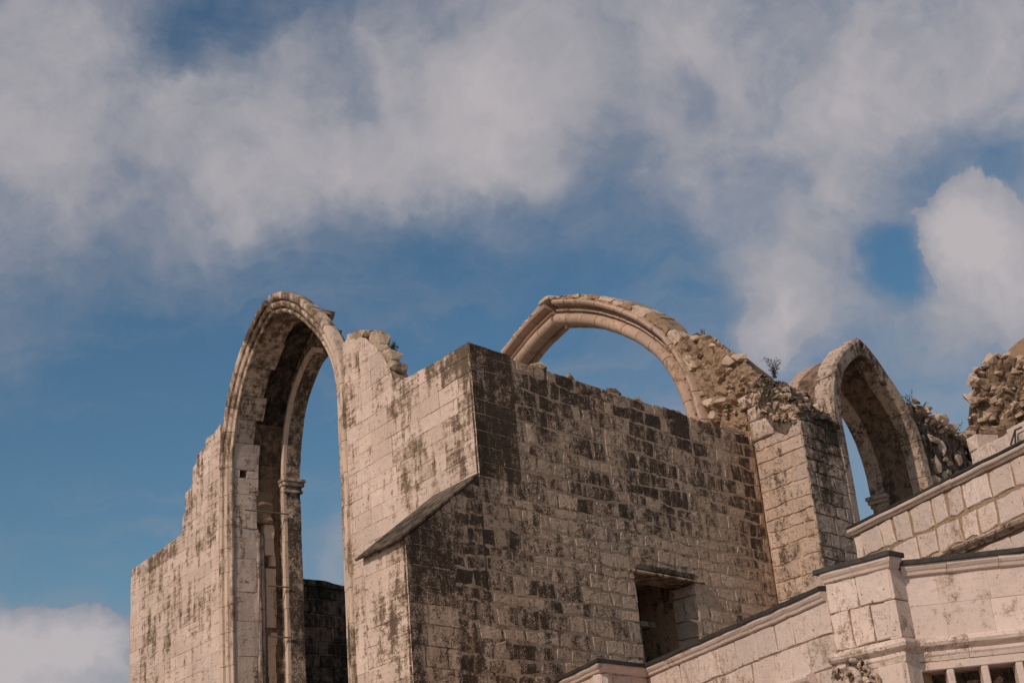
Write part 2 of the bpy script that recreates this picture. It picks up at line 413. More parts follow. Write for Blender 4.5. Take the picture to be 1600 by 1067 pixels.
def prism(name, pl, outline, o_front, back_vec, mat, parent, color=None):
    """wall core: outline in (u,z) pushed back along back_vec"""
    if area2(outline) < 0: outline = outline[::-1]
    f = [pl.pt(u, z, o_front) for u, z in outline]; b = [p + Vector(back_vec) for p in f]; n = len(f)
    F = [tuple(range(n)), tuple(range(2 * n - 1, n - 1, -1))] + [(i, n + i, n + (i + 1) % n, (i + 1) % n) for i in range(n)]
    o = mesh_obj(name, f + b, F, mat, parent, color=color); fix_normals(o); return o


def box_pts(name, pts8, mat, parent, color=None, bevel=0.0):
    F = [(0, 1, 2, 3), (7, 6, 5, 4), (0, 4, 5, 1), (1, 5, 6, 2), (2, 6, 7, 3), (3, 7, 4, 0)]
    o = mesh_obj(name, pts8, F, mat, parent, color=color)
    bm = bmesh.new(); bm.from_mesh(o.data); bmesh.ops.recalc_face_normals(bm, faces=bm.faces)
    if bevel: bmesh.ops.bevel(bm, geom=bm.edges[:], offset=bevel, segments=1, affect='EDGES', profile=0.5)
    bm.to_mesh(o.data); bm.free(); return o


def block(name, pl, u0, u1, z0, z1, o0, o1, mat, parent, color=None, bevel=0.012, jit=0.0):
    P = []
    for o in (o0, o1):
        for u, z in ((u0, z0), (u1, z0), (u1, z1), (u0, z1)):
            P.append(pl.pt(u + rnd(-jit, jit), z + rnd(-jit, jit), o + rnd(-jit, jit)))
    return box_pts(name, P, mat, parent, color, bevel)


# smooth path through points; cusp = index of the apex
def catmull(pts, per=6):
    res = []
    for i in range(len(pts) - 1):
        p0 = pts[max(0, i - 1)]; p1 = pts[i]; p2 = pts[i + 1]; p3 = pts[min(len(pts) - 1, i + 2)]
        for k in range(per):
            t = k / per; t2, t3 = t * t, t * t * t
            res.append(tuple(0.5 * (2 * p1[j] + (p2[j] - p0[j]) * t + (2 * p0[j] - 5 * p1[j] + 4 * p2[j] - p3[j]) * t2 + (3 * p1[j] - p0[j] - 3 * p2[j] + p3[j]) * t3) for j in range(2)))
    res.append(tuple(pts[-1])); return res


class Path:
    def __init__(s, left, right, sign):
        a = catmull(left); b = catmull(right)
        s.p = a + b[1:]; s.sign = sign; s.L = [0.0]
        for i in range(1, len(s.p)): s.L.append(s.L[-1] + math.dist(s.p[i], s.p[i - 1]))
        s.apex = s.L[len(a) - 1]; s.len = s.L[-1]

    def at(s, t):
        t = min(max(t, 0), s.len - 1e-6)
        lo = 0
        for i in range(1, len(s.L)):
            if s.L[i] >= t: lo = i - 1; break
        k = (t - s.L[lo]) / max(1e-9, s.L[lo + 1] - s.L[lo])
        a, b = s.p[lo], s.p[lo + 1]
        return (a[0] + (b[0] - a[0]) * k, a[1] + (b[1] - a[1]) * k)

    def nrm(s, t, h=0.06):
        def one(a, b):
            a, b = s.at(a), s.at(b); dx, dy = b[0] - a[0], b[1] - a[1]; ln = math.hypot(dx, dy) or 1
            return (s.sign * dy / ln, -s.sign * dx / ln)
        if abs(t - s.apex) < 0.004:                       # mitre at the point of the arch
            p, q = one(s.apex - h, s.apex), one(s.apex, s.apex + h)
            mx_, my_ = p[0] + q[0], p[1] + q[1]; ln = math.hypot(mx_, my_) or 1
            k = 1 / max(0.4, (mx_ * p[0] + my_ * p[1]) / ln)
            return (mx_ / ln * k, my_ / ln * k)
        return one(max(t - h, s.apex) if t > s.apex else t - h, min(t + h, s.apex) if t < s.apex else t + h)


def sweep(name, pl, path, s0, s1, prof, mat, parent, color=None, step=0.2, gap=0.006, da=0.0, db=0.0, smooth=False, kind=None, rough=0.0):
    """prof: closed outline of (a, b): a outward from the opening, b depth behind the face"""
    s0 += gap; s1 -= gap; k = max(1, int(math.ceil((s1 - s0) / step))); m = len(prof); V = []; F = []
    ss = [s0 + (s1 - s0) * i / k for i in range(k + 1)]
    if s0 < path.apex < s1:
        ss = sorted([x for x in ss if abs(x - path.apex) > 0.03] + [path.apex]); k = len(ss) - 1
    for s in ss:
        (u, z), (nu, nz) = path.at(s), path.nrm(s)
        for a, b in prof:
            ra = rnd(-rough, rough); rb = rnd(-rough, rough)
            V.append(pl.pt(u + nu * (a + da + ra), z + nz * (a + da + ra), -(b + db + rb)))
    for i in range(k):
        for j in range(m):
            F.append((i * m + j, i * m + (j + 1) % m, (i + 1) * m + (j + 1) % m, (i + 1) * m + j))
    F.append(tuple(range(m))[::-1]); F.append(tuple(range(k * m, k * m + m)))
    o = mesh_obj(name, V, F, mat, parent, color=color, kind=kind)
    fix_normals(o)
    if smooth:
        for p in o.data.polygons: p.use_smooth = True
        try: o.data.set_sharp_from_angle(angle=math.radians(35))
        except Exception: pass
    return o


def voussoirs(name, pl, path, s0, s1, ln, prof, mat, parent, colf, align_apex=True, **kw):
    cuts = [s0]
    while cuts[-1] < s1 - ln[0] * 0.6: cuts.append(min(s1, cuts[-1] + rnd(*ln)))
    if cuts[-1] < s1: cuts[-1] = s1
    if s0 < path.apex < s1:                                # a joint at the point of the arch
        j = min(range(1, len(cuts) - 1), key=lambda q: abs(cuts[q] - path.apex)); cuts[j] = path.apex
    for i in range(len(cuts) - 1):
        c = colf((cuts[i] + cuts[i + 1]) / 2)
        sweep(name, pl, path, cuts[i], cuts[i + 1], prof, mat, parent, color=c, da=rnd(-.006, .006), db=rnd(-.006, .006), **kw)


def under(part, *kids):
    """make pieces sub-parts of a part of the same thing"""
    for k in kids:
        k.location = k.location - part.location; k.parent = part


# angular rubble stones: a small shared stock of convex rocks
ROCKS = []
def rock_stock():
    rs = random.Random(3)
    for i in range(14):
        bm = bmesh.new()
        for k in range(16):
            v = Vector((rs.gauss(0, 1), rs.gauss(0, 1), rs.gauss(0, 1))).normalized()
            m = max(abs(v.x), abs(v.y), abs(v.z)); v = v / (m ** 0.55)
            bm.verts.new(v * rs.uniform(0.85, 1.05))
        r = bmesh.ops.convex_hull(bm, input=bm.verts[:])
        bmesh.ops.delete(bm, geom=[g for g in r['geom_interior'] if isinstance(g, bmesh.types.BMVert)], context='VERTS')
        bmesh.ops.recalc_face_normals(bm, faces=bm.faces)
        me = bpy.data.meshes.new('rubble_stone'); bm.to_mesh(me); bm.free(); me.materials.append(MT['rubble']); ROCKS.append(me)
rock_stock()


def rock(parent, p, size, color, basis=None, name='rubble_stone', rot=0.5):
    o = bpy.data.objects.new(name, random.choice(ROCKS)); COL.objects.link(o)
    o.parent = parent; o.location = Vector(p) - parent.location
    rz = basis if basis is not None else rnd(0, 6.3)
    o.rotation_euler = (rnd(-rot, rot), rnd(-rot, rot), rz + rnd(-rot, rot)); o.scale = size; o.color = (*color, 1)
    return o


def in_poly(p, poly):
    x, y = p; c = False; n = len(poly)
    for i in range(n):
        a, b = poly[i], poly[i - 1]
        if (a[1] > y) != (b[1] > y) and x < (b[0] - a[0]) * (y - a[1]) / (b[1] - a[1]) + a[0]: c = not c
    return c


def lump(name, pl, outline, depth_f, back, mat, parent, step=0.12, rough=0.10, freq=2.2, color=None, seed=0, bow=0.0, rag=0.03):
    """rough broken masonry: front sheet over an outline, displaced, closed by a back"""
    if area2(outline) < 0: outline = outline[::-1]
    ring = []
    for i in range(len(outline)):
        a, b = outline[i], outline[(i + 1) % len(outline)]; ln = math.dist(a, b); k = max(1, int(ln / step))
        for j in range(k):
            t = j / k; ring.append((a[0] + (b[0] - a[0]) * t + rnd(-rag, rag), a[1] + (b[1] - a[1]) * t + rnd(-rag, rag)))
    pts = list(ring); u0 = min(p[0] for p in ring); u1 = max(p[0] for p in ring); z0 = min(p[1] for p in ring); z1 = max(p[1] for p in ring)
    u = u0
    while u < u1:
        z = z0
        while z < z1:
            q = (u + rnd(-.3, .3) * step, z + rnd(-.3, .3) * step)
            if in_poly(q, ring): pts.append(q)
            z += step
        u += step
    n = len(ring)
    vs, es, fs, _, _, _ = delaunay_2d_cdt([Vector(p) for p in pts], [(i, (i + 1) % n) for i in range(n)], [], 1, 1e-5)
    V = []; cu = (u0 + u1) / 2; hw = (u1 - u0) / 2
    for v in vs:
        o = depth_f(v.x, v.y) + rough * fbm(v.x * freq, v.y * freq, seed * 7.1) + rough * 0.5 * mnoise.noise(Vector((v.x * freq * 4, v.y * freq * 4, seed)))
        V.append(pl.pt(v.x, v.y, o))
    F = [tuple(f) for f in fs]
    cnt = {}
    for f in F:
        for i in range(len(f)):
            e = (f[i], f[(i + 1) % len(f)]); cnt[e] = 1
    bnd = [e for e in cnt if (e[1], e[0]) not in cnt]
    nb = {}
    bv = Vector(back)
    for a, b in bnd:
        for x in (a, b):
            if x not in nb: nb[x] = len(V); V.append(V[x] + bv + Vector((0, 0, rnd(-.05, .05))))
    for a, b in bnd: F.append((b, a, nb[a], nb[b]))
    nxt = {a: b for a, b in bnd}
    st = bnd[0][0]; loop = [st]; c = nxt[st]
    while c != st and len(loop) < 5000: loop.append(c); c = nxt[c]
    F.append(tuple(nb[x] for x in loop[::-1]))
    o = mesh_obj(name, V, F, mat, parent, color=color); fix_normals(o); return o


def plan_sweep(name, pts, prof, mat, parent, color=None, wav=0.006):
    """horizontal moulding along a plan polyline; prof closed (out, z); outward = right-hand normal given per segment towards the camera side"""
    m = len(prof); V = []; F = []; P = []
    for i in range(len(pts) - 1):
        a, b = Vector((pts[i][0], pts[i][1], 0)), Vector((pts[i + 1][0], pts[i + 1][1], 0)); k = max(1, int((b - a).length / .22))
        P += [a + (b - a) * (j / k) for j in range(k)]
    P.append(Vector((pts[-1][0], pts[-1][1], 0))); n = len(P)
    segn = []
    for i in range(n - 1):
        d = (P[i + 1] - P[i]).normalized(); segn.append(Vector((d.y, -d.x, 0)))
    for i in range(n):
        if i == 0: nn = segn[0]; k = 1
        elif i == n - 1: nn = segn[-1]; k = 1
        else:
            nn = (segn[i - 1] + segn[i]).normalized(); k = 1 / max(0.35, nn.dot(segn[i]))
        wo, wz = rnd(-wav, wav), rnd(-wav, wav)
        for o, z in prof: V.append(P[i] + nn * ((o + (wo + rnd(-wav, wav) * .5 if o > 0 else 0)) * k) + Vector((0, 0, z + wz)))
    for i in range(n - 1):
        for j in range(m): F.append((i * m + j, i * m + (j + 1) % m, (i + 1) * m + (j + 1) % m, (i + 1) * m + j))
    F.append(tuple(range(m))); F.append(tuple(range((n - 1) * m, n * m))[::-1])
    o = mesh_obj(name, V, F, mat, parent, color=color); fix_normals(o); return o


# ------------------------------------------------------------------ wall faces of the ruin (plan position, direction)
dA = (-0.60395, 0.79703); dB = (0.65051, 0.75950)
VA = Vector((*dA, 0)); VB = Vector((*dB, 0)); UP = Vector((0, 0, 1))
A = Plane((-0.788, 24.0), dA)            # sunlit side, runs away to the left
B = Plane((-0.788, 24.0), dB)            # dark side, runs away to the right
LOW = Plane(B.pt(-1.89, 0), dA)          # end of the stepped buttress
PC = Plane((5.2444, 31.0431), dA)        # sunlit side of the right pier, and the slender arch
CD = Plane((6.1112, 29.8990), dB)        # dark side of the right pier, and the right arch

# ------------------------------------------------------------------ ground
me = bpy.data.meshes.new('ground'); G_ = 600
me.from_pydata([(-G_, -G_, 0), (G_, -G_, 0), (G_, G_, 0), (-G_, G_, 0)], [], [(0, 1, 2, 3)]); me.materials.append(MT['ground'])
gr = bpy.data.objects.new('ground', me); COL.objects.link(gr); gr['kind'] = 'structure'


def nz(u, z, k=1.0, s=0.0): return mnoise.noise(Vector((u * k, z * k, s)))


# ------------------------------------------------------------------ left wall with the tall arch
tw = thing('arched_window_wall', 'sunlit ruined wall with the tallest narrow pointed arch, stepped broken top on its left', 'wall', A.pt(10.5, 0))
A1 = [(10.58, 0), (16.16, 0), (16.17, 10.96), (14.9, 11.0), (13.9, 11.03), (12.82, 11.08), (12.80, 11.52), (12.64, 11.56), (12.66, 12.06), (12.30, 12.12), (12.22, 12.20), (12.20, 12.58), (12.0, 12.64), (11.92, 12.84), (11.45, 12.90), (11.40, 13.10), (11.0, 13.08), (10.58, 13.22)]
prism('wall_core', A, A1, -0.02, -A.n * 1.75, MT['pmortar'], tw, (0.5, .35, .2))


def stA1(u, z):
    s = 0.29 + 0.38 * nz(u, z, 0.7, 3) + rnd(-.06, .08)
    if u > 12.2: s += 0.34 * max(0, 1 - abs(u - 13.8) / 1.7) * (0.6 + nz(u, z, 1.5, 9))
    if z > 10.7 and u > 12.8: s += 0.18
    if z > 11.1: s += 0.05
    return (0.5 + rnd(-.07, .07), s, max(0, rnd(-.1, .3)))


R1 = [(10.60, 6.9)] + [(16.15, 6.9)] + A1[2:]
R1[-1] = (10.60, 13.15)
lay(tw, A, courses(R1, 6.9, (0.27, 0.34), (0.42, 0.8), joint=0.005, wob=0.012, seed=5), MT['pale'], stA1, limit=300, proud=-0.010, bev=0.003, rough=0.004, jit=0.004, tilt=0.004, back=.015)

arch = Path([(10.17, 0.0), (10.17, 4), (10.17, 7), (10.17, 9.4), (10.165, 11.2), (10.14, 11.9), (10.06, 12.5), (9.85, 13.16), (9.48, 13.84), (8.98, 14.39), (8.45, 14.76), (7.88, 15.0)],
            [(7.88, 15.0), (7.36, 14.87), (6.90, 14.63), (6.46, 14.31), (6.05, 13.94), (5.65, 13.52), (5.34, 13.10), (5.14, 12.7), (5.03, 12.2), (5.0, 11.4), (5.0, 9), (5.0, 4), (5.0, 0)], 1)
ML = [(0.0, .13), (0.0, .09), (.015, .07), (.045, .055), (.075, .07), (.085, .115), (.115, .125), (.135, .095), (.14, .04), (.165, .015), (.205, .0), (.245, .015), (.265, .06), (.28, .08), (.30, .04), (.305, -.02), (.345, -.045), (.44, -.04), (.465, .0), (.465, .22), (.05, .22)]


def stM(s):
    (u, z) = arch.at(s); g = 0.40 + 0.18 * nz(u, z, 1.1, 2)
    if z > 13.2: g += 0.16
    if 6.5 < u < 9.0 and z > 14: g += .08
    return (0.5 + rnd(-.06, .06), g + rnd(-.05, .08), rnd(0, .3))


voussoirs('moulded_voussoir', A, arch, 6.2, arch.len - 5.0, (0.5, 0.85), ML, MT['mould'], tw, stM, step=0.13, smooth=True)
sweep('jamb_base', A, arch, 0, 6.2, ML, MT['mould'], tw, step=2.0)
sweep('jamb_base', A, arch, arch.len - 5.0, arch.len, ML, MT['mould'], tw, step=2.0)

# deep reveal behind the moulding, large blocks with a broken inner edge
zs = [6.2]
while zs[-1] < arch.len - 5.4: zs.append(zs[-1] + rnd(0.55, 0.85))
for i in range(len(zs) - 1):
    u, z = arch.at((zs[i] + zs[i + 1]) / 2); be = rnd(.70, .80) if z < 11 else rnd(.62, .86)
    s_ = (zs[i] + zs[i + 1]) / 2 - arch.apex; oa = .42
    if s_ > .2: be = max(.42, be - .16 * s_); oa = .30
    if s_ > 3.2: be = .75
    g = .30 + .15 * nz(u, z, 1.3, 4) + (0.14 if z > 12.6 else 0) + (0.2 if z > 13.6 else 0)  # upper stones coloured darker, painting in the shade under the arch head
    if 11.2 < z < 11.9 and u > 8:      # putlog hole: the upper part of this block is broken out
        sa, sb = zs[i], zs[i + 1]; sm = sa + (sb - sa) * 0.68
        sweep('reveal_stone', A, arch, sa, sm, [(.03, .125), (.03, be), (oa, be), (oa, .23)], MT['pale'], tw, color=(.52, g, .1))
        sweep('reveal_stone', A, arch, sm, sb, [(.03, .125), (.03, .31), (oa, .31), (oa, .23)], MT['pale'], tw, color=(.52, g, .1))
        sweep('reveal_stone', A, arch, sm, sb, [(.03, .50), (.03, be), (.42, be), (.42, .50)], MT['pale'], tw, color=(.52, g, .1))
        continue
    sweep('reveal_stone', A, arch, zs[i], zs[i + 1], [(.02 + rnd(0, .012), .125), (.025 + rnd(0, .02), be - .12), (.03 + rnd(0, .03), be), (oa, be + .02), (oa, .23)], MT['pale'], tw, color=(.5 + rnd(-.05, .05), g, rnd(0, .3)), rough=.006, step=.25)
sweep('reveal_core', A, arch, 0, arch.apex - .5, [(.38, .33), (.38, 1.5), (.45, 1.5), (.45, .33)], MT['earth'], tw, step=.25, color=(.45, .6, .2))
# hollow with plaster remains between reveal and rear rib
cuts = [0, 9.0, 10.9, 12.2, 13.1, arch.apex - .1]
for i in range(len(cuts) - 1):
    sweep('recess_masonry', A, arch, cuts[i], cuts[i + 1], [(.34, .60) if i else (.22, .60), (.30 - .1 * (i == 0), .95), (.28 - .08 * (i == 0), 1.2), (.30 - .08 * (i == 0), 1.5), (.42, 1.5), (.42, .60)], MT['crust' if i > 3 else 'plaster'], tw, step=.18, rough=.02, color=(.45, .48 + .12 * (i > 2) + rnd(-.05, .1), .2))  # topmost pieces take darker colours that stand in for shade inside the hollow
for (e0, e1, bb) in ((-.1, .5, 1.35), (.5, 1.0, 1.15), (1.0, 1.5, .9)):
    sweep('recess_masonry', A, arch, arch.apex + e0, arch.apex + e1, [(.06, .42), (.05, .8), (.07, bb), (.22, bb), (.22, .42)], MT['plaster'], tw, step=.15, rough=.02, color=(.45, .55, .2))
# plaster patches left on the hollow, and a rubble break
for (sa, sb, b0, b1) in ((7.9, 8.2, 1.1, 1.3), (8.3, 9.7, 1.0, 1.3), (10.0, 10.75, .98, 1.28), (7.0, 8.1, 1.02, 1.26), (9.75, 10.0, 1.15, 1.3)):
    sweep('plaster_patch', A, arch, sa, sb, [(.175, b0 + .03), (.165, (b0 + b1) / 2), (.18, b1 - .02), (.3, b1), (.3, b0)], MT['mortar'], tw, step=.12, rough=.012, color=(.62, .12, .1))
sweep('broken_patch', A, arch, 10.75, 11.5, [(.06, .52), (.05, .7), (.09, .95), (.14, 1.2), (.3, 1.2), (.3, .52)], MT['earth'], tw, step=.1, rough=.035, color=(.4, .3, .4))
for k in range(0):
    rock(tw, A.pt(10.2 + rnd(-.12, .05), 11.1 + rnd(-.25, .35), -rnd(.66, 1.1)), (rnd(.07, .14), rnd(.07, .13), rnd(.05, .1)), (.4, .5, .5))
# nook shafts on the inner side of the reveal, lower part only
def post(name, pl, u, o, z0, z1, r, mat, parent, color=None, seg=8):
    c = pl.pt(u, 0, o); V = []; 
    for z in (z0, z1):
        for i in range(seg):
            a = 2 * math.pi * i / seg; V.append(c + Vector((math.cos(a) * r, math.sin(a) * r, z)))
    F = [(i, (i + 1) % seg, seg + (i + 1) % seg, seg + i) for i in range(seg)] + [tuple(range(seg))[::-1], tuple(range(seg, 2 * seg))]
    return mesh_obj(name, V, F, mat, parent, smooth=False, color=color)
for z0, z1 in ((0, 6.9), (6.9, 7.75), (7.75, 8.7), (8.7, 9.75), (9.75, 10.5)):
    sweep('nook_moulding', A, arch, z0, z1, [(.06, .70), (.03, .77), (.035, .82), (.07, .845), (.11, .84), (.125, .87), (.10, .91), (.12, .96), (.17, .98), (.3, .98), (.3, .70)], MT['mould'], tw, step=.3, rough=.006, color=(.46 + rnd(-.05, .05), .36 + rnd(-.05, .1), .2))
# rear rib
rear = Path([(10.10, 0), (10.10, 5), (10.10, 9), (10.12, 11.2), (10.10, 11.85), (10.01, 12.6), (9.78, 13.32), (9.48, 13.80), (9.13, 14.14), (8.8, 14.38), (8.45, 14.50)],
            [(8.45, 14.50), (7.93, 14.26), (7.3, 13.92), (6.6, 13.45), (5.95, 12.9), (5.45, 12.3), (5.15, 11.6), (5.06, 10.5), (5.05, 5), (5.05, 0)], 1)
RP = [(-.01, 1.86), (-.015, 1.62), (.0, 1.52), (.03, 1.46), (.12, 1.45), (.62, 1.47), (.62, 1.86)]
voussoirs('rear_rib_voussoir', A, rear, 6.3, rear.apex + .45, (0.7, 1.05), RP, MT['pier'], tw, lambda s: (.42 + rnd(-.06, .06), .68 + rnd(-.08, .1), rnd(.1, .5)), step=.16, gap=.0015)
voussoirs('rear_rib_fillet', A, rear, 6.3, rear.apex + .45, (0.7, 1.05), [(.005, 1.50), (.01, 1.42), (.03, 1.405), (.12, 1.41), (.13, 1.50)], MT['mould'], tw, lambda s: (.5, .22 + rnd(-.05, .1), .5), step=.16, gap=.004)
sweep('jamb_base', A, rear, 0, 6.3, RP, MT['pier'], tw, step=3); sweep('jamb_base', A, rear, rear.len - 6.0, rear.len, RP, MT['pier'], tw, step=3)
caps = []
for k, (z0, z1, e) in enumerate(((11.50, 11.58, .05), (11.58, 11.66, .02), (11.66, 11.76, .09), (11.76, 11.84, .13))):
    caps.append(block('capital' if k == 0 else 'capital_moulding', A, 10.10 - e, 10.3, z0 + .003, z1, -1.43 + e * .6, -1.88 - e * .6, MT['pier'], tw, (.45, .5, .2), bevel=.015))
under(caps[0], *caps[1:])


def bar(name, p, q, r, mat, parent, seg=6):
    p, q = Vector(p), Vector(q); d = (q - p).normalized(); x = d.orthogonal().normalized(); y = d.cross(x); V = []
    for c in (p, q):
        for i in range(seg):
            a = 2 * math.pi * i / seg; V.append(c + x * math.cos(a) * r + y * math.sin(a) * r)
    F = [(i, (i + 1) % seg, seg + (i + 1) % seg, seg + i) for i in range(seg)] + [tuple(range(seg))[::-1], tuple(range(seg, 2 * seg))]
    o = mesh_obj(name, V, F, mat, parent); fix_normals(o); return o


for z, b0 in ((10.98, .40), (9.22, .95), (8.05, .95)):
    bar('tie_bar', A.pt(10.10, z, -b0), A.pt(10.06, z - .02, -1.50), .018, MT['rust'], tw)

# ------------------------------------------------------------------ sunlit pier between the tall arch and the corner
pr = thing('corner_pier', 'sunlit pier with dark drip stains and rubble shoulder between tall arch and dark wall', 'pier', A.pt(2.4, 0))
A2 = [(0.03, 0), (4.56, 0), (4.56, 13.0), (4.40, 13.04), (4.1, 12.95), (3.88, 12.9), (3.6, 12.78), (3.40, 12.58), (3.15, 12.37), (2.93, 12.08), (2.71, 11.72), (2.66, 11.58), (2.15, 11.40), (1.4, 11.36), (0.03, 11.31)]
prism('wall_core', A, [(0.06, 0), (4.56, 0), (4.56, 11.3), (0.06, 11.28)], -0.02, VB * 2.1, MT['pmortar'], pr, (.5, .35, .2))
prism('shoulder_core', A, [(2.2, 11.28), (4.56, 11.28)] + [(u, z - .05) for u, z in A2[2:13]], -0.02, VB * .5, MT['mortar'], pr, (.4, .45, .2))


def stA2(u, z):
    s = 0.26 + 0.36 * nz(u, z, 0.7, 13) + rnd(-.05, .07)
    if z > 10.9 and u < 2.7: s += 0.34
    elif z > 9.9 and u < 3: s += 0.17 * (0.7 + nz(u, z, 1.8, 5))
    if u < 0.75 and z > 8.8: s += 0.22
    if u > 4.2: s += .08
    return (0.5 + rnd(-.06, .07), s, max(0, rnd(-.1, .25)))


R2 = [(1.25, 5.3), (4.54, 5.3)] + A2[2:]; R2[-1] = (-0.01, 11.33); R2 += [(-0.01, 8.6), (1.25, 7.3)]
lay(pr, A, courses([p for p in R2], 5.32, (0.27, 0.33), (0.40, 0.78), joint=0.005, wob=0.010, seed=8), MT['pale'], stA2, proud=-0.010, bev=0.003, rough=0.004, jit=0.004, tilt=0.004, back=.015)
for (u, z, sx, sz) in ((4.15, 13.02, .3, .14), (3.75, 12.86, .26, .16), (3.45, 12.75, .2, .18), (3.3, 12.45, .2, .14), (3.05, 12.25, .22, .12), (2.85, 11.95, .15, .1), (4.42, 13.12, .16, .1), (3.9, 13.05, .16, .1)):
    rock(pr, A.pt(u, z - .05, -.24), (sx * .9, .25, sz * 1.25), (.5, .36 + rnd(0, .2), rnd(0, .3)), math.atan2(dA[1], dA[0]), rot=.18)

# ------------------------------------------------------------------ stepped buttress with sloping capstone
bt = thing('stepped_buttress', 'low stepped buttress with dark sloping capstone in front of the corner pier', 'buttress', B.pt(-1.0, 0))
BL = [(-1.87, 0), (0.0, 0), (0.0, 8.78), (-1.87, 7.44)]
prism('wall_core', B, BL, -0.02, VA * 1.34, MT['mortar'], bt, (.42, .52, .2))
lay(bt, LOW, courses([(-0.01, 4.9), (1.34, 4.9), (1.34, 7.44), (-0.01, 7.44)], 4.92, (0.27, 0.34), (0.4, 0.75), joint=.005, wob=.012, seed=15), MT['pale'],
    lambda u, z: (.52 + rnd(-.06, .06), .29 + rnd(-.04, .1) + (.12 if u < .35 else 0), rnd(0, .3)), proud=-.010, bev=.003, rough=.004, jit=.004, tilt=.004, back=.015)


def stB(u, z):
    s = 0.50 + 0.30 * nz(u, z, 0.5, 21) + 0.16 * nz(u * 2.2, z * .8, 1, 7) + rnd(-.17, .17)
    s += 0.13 * max(0, min(1, (z - 8.2) / 1.5))
    if z > 10.7: s += 0.14
    elif z > 9.9: s += 0.08
    if u < 1.3 and z > 8.6: s += 0.16
    if u < 0: s += 0.20 * (1 if z > 6.4 else .4)
    if u < 1.0 and z < 8: s += .10
    s -= 0.22 * max(0, min(1, (u - 2.5) / 3)) * max(0, min(1, (9.6 - z) / 2))
    if u > 8.3: s += .14
    return (0.5 + rnd(-.10, .10), s, max(0, rnd(-.15, .45)))


B_SIDE = True
# capstone slabs laid up the slope
sd = Vector((1.96, 0, 1.40)); sl_ = math.hypot(1.96, 1.40)
for k in range(3):
    t0, t1 = k / 3 + .003, (k + 1) / 3 - .003
    P = []
    for h in (0.0, .05):
        for (t, v) in ((t0, -.07), (t1, -.07), (t1, 1.45), (t0, 1.45)):
            uu = -2.0 + 1.99 * t + (-h * .55); zz = 7.385 + 1.425 * t + h * .8
            P.append(B.pt(uu, zz, 0.0) + VA * v - VA * 0)
    box_pts('capstone_slab', P, MT['crust'], bt, (.5, .55 + rnd(-.08, .08), .2), bevel=.012)

# ------------------------------------------------------------------ dark rubble-stone wall with the square opening
dw = thing('dark_coursed_wall', 'long dark weathered wall of rough coursed blocks with a square black opening', 'wall', B.pt(4.6, 0))
wu0, wu1, wz0, wz1 = 4.20, 6.22, 4.7, 7.56
top = []
u = 0.0
while u < 9.2: top.append((u, 11.32 + rnd(-.03, .03) - (0.02 if 2 < u < 9 else 0))); u += rnd(.18, .42)
top.append((9.24, 11.2))
BV = VA * 1.9
prism('wall_core', B, [(0.06, 0), (wu0, 0), (wu0, 11.25), (0.06, 11.27)], -.024, BV, MT['mortar'], dw, (.5, .32, .2))
prism('wall_core', B, [(wu1, 0), (9.26, 0), (9.26, 11.15), (wu1, 11.25)], -.024, BV, MT['mortar'], dw, (.5, .32, .2))
prism('wall_core', B, [(wu0, 7.75), (wu1, 7.75), (wu1, 11.25), (wu0, 11.25)], -.024, BV, MT['mortar'], dw, (.5, .32, .2))
prism('wall_core', B, [(wu0, 0), (wu1, 0), (wu1, wz0), (wu0, wz0)], -.024, BV, MT['mortar'], dw, (.5, .32, .2))
# region cut round the opening: three strips
tl = [p for p in top]
Rl = [(0.0, 8.80), (-1.90, 7.43), (-1.90, 4.75), (wu0, 4.75), (wu0, 7.78), (wu1 + .35, 7.78), (wu1 + .02, 7.60), (wu1 + .02, 5.6), (9.22, 5.9), (9.22, 11.15)] + [p for p in reversed(tl)]
QZ = [[(0.0, 8.82), (1.15, 8.82), (1.15, 11.33), (0.0, 11.33)], [(-1.90, 4.76), (-.75, 4.76), (-.75, 8.24), (-1.90, 7.43)]]
Rl = [(1.15, 8.82), (0.0, 8.82), (0.0, 8.80), (-.75, 8.26), (-.75, 4.75), (wu0, 4.75)] + Rl[4:-4 if False else len(Rl)]
Rl = [p for i, p in enumerate(Rl) if not (i > 6 and p[0] < 1.15 and p[1] > 11)] + [(1.15, 11.32)]
polys = courses(Rl, 4.76, (0.21, 0.36), (0.26, 0.64), joint=.046, wob=.05, lean=.055, seed=23)
cen = lambda p: sum(q[0] for q in p) / len(p)
qq = [courses(QZ[0], 8.82, (.27, .31), (.42, .72), joint=.016, wob=.012, seed=91), courses(QZ[1], 4.76, (.28, .36), (.4, .75), joint=.016, wob=.012, seed=92)]
qk = dict(proud=-.010, bev=.006, rough=.003, jit=.006, tilt=.003, back=.04)
lay(dw, B, qq[0], MT['grey'], lambda u, z: (.5, .82 + rnd(-.1, .1), .2), **qk)
lay(bt, B, qq[1], MT['grey'], lambda u, z: (.5, (.72 if z > 6.3 else .52) + rnd(-.14, .12), .2), **qk)
KB = dict(proud=-.014, bev=.010, rough=.003, jit=.020, tilt=.003, seg=.12, back=.04)
lay(bt, B, [p for p in polys if cen(p) < 0], MT['grey'], stB, **KB)
lay(dw, B, [p for p in polys if cen(p) >= 0], MT['grey'], stB, limit=270, **KB)
# lintel over the opening with a thin projecting slab
block('lintel', B, 4.02, 6.52, 7.57, 7.64, .03, -.6, MT['grey'], dw, (.5, .5, .4), bevel=.02, jit=.012)
block('lintel', B, 4.25, 6.2, 7.645, 7.78, -.015, -.6, MT['crust'], dw, (.5, .45, .3), bevel=.02, jit=.01)
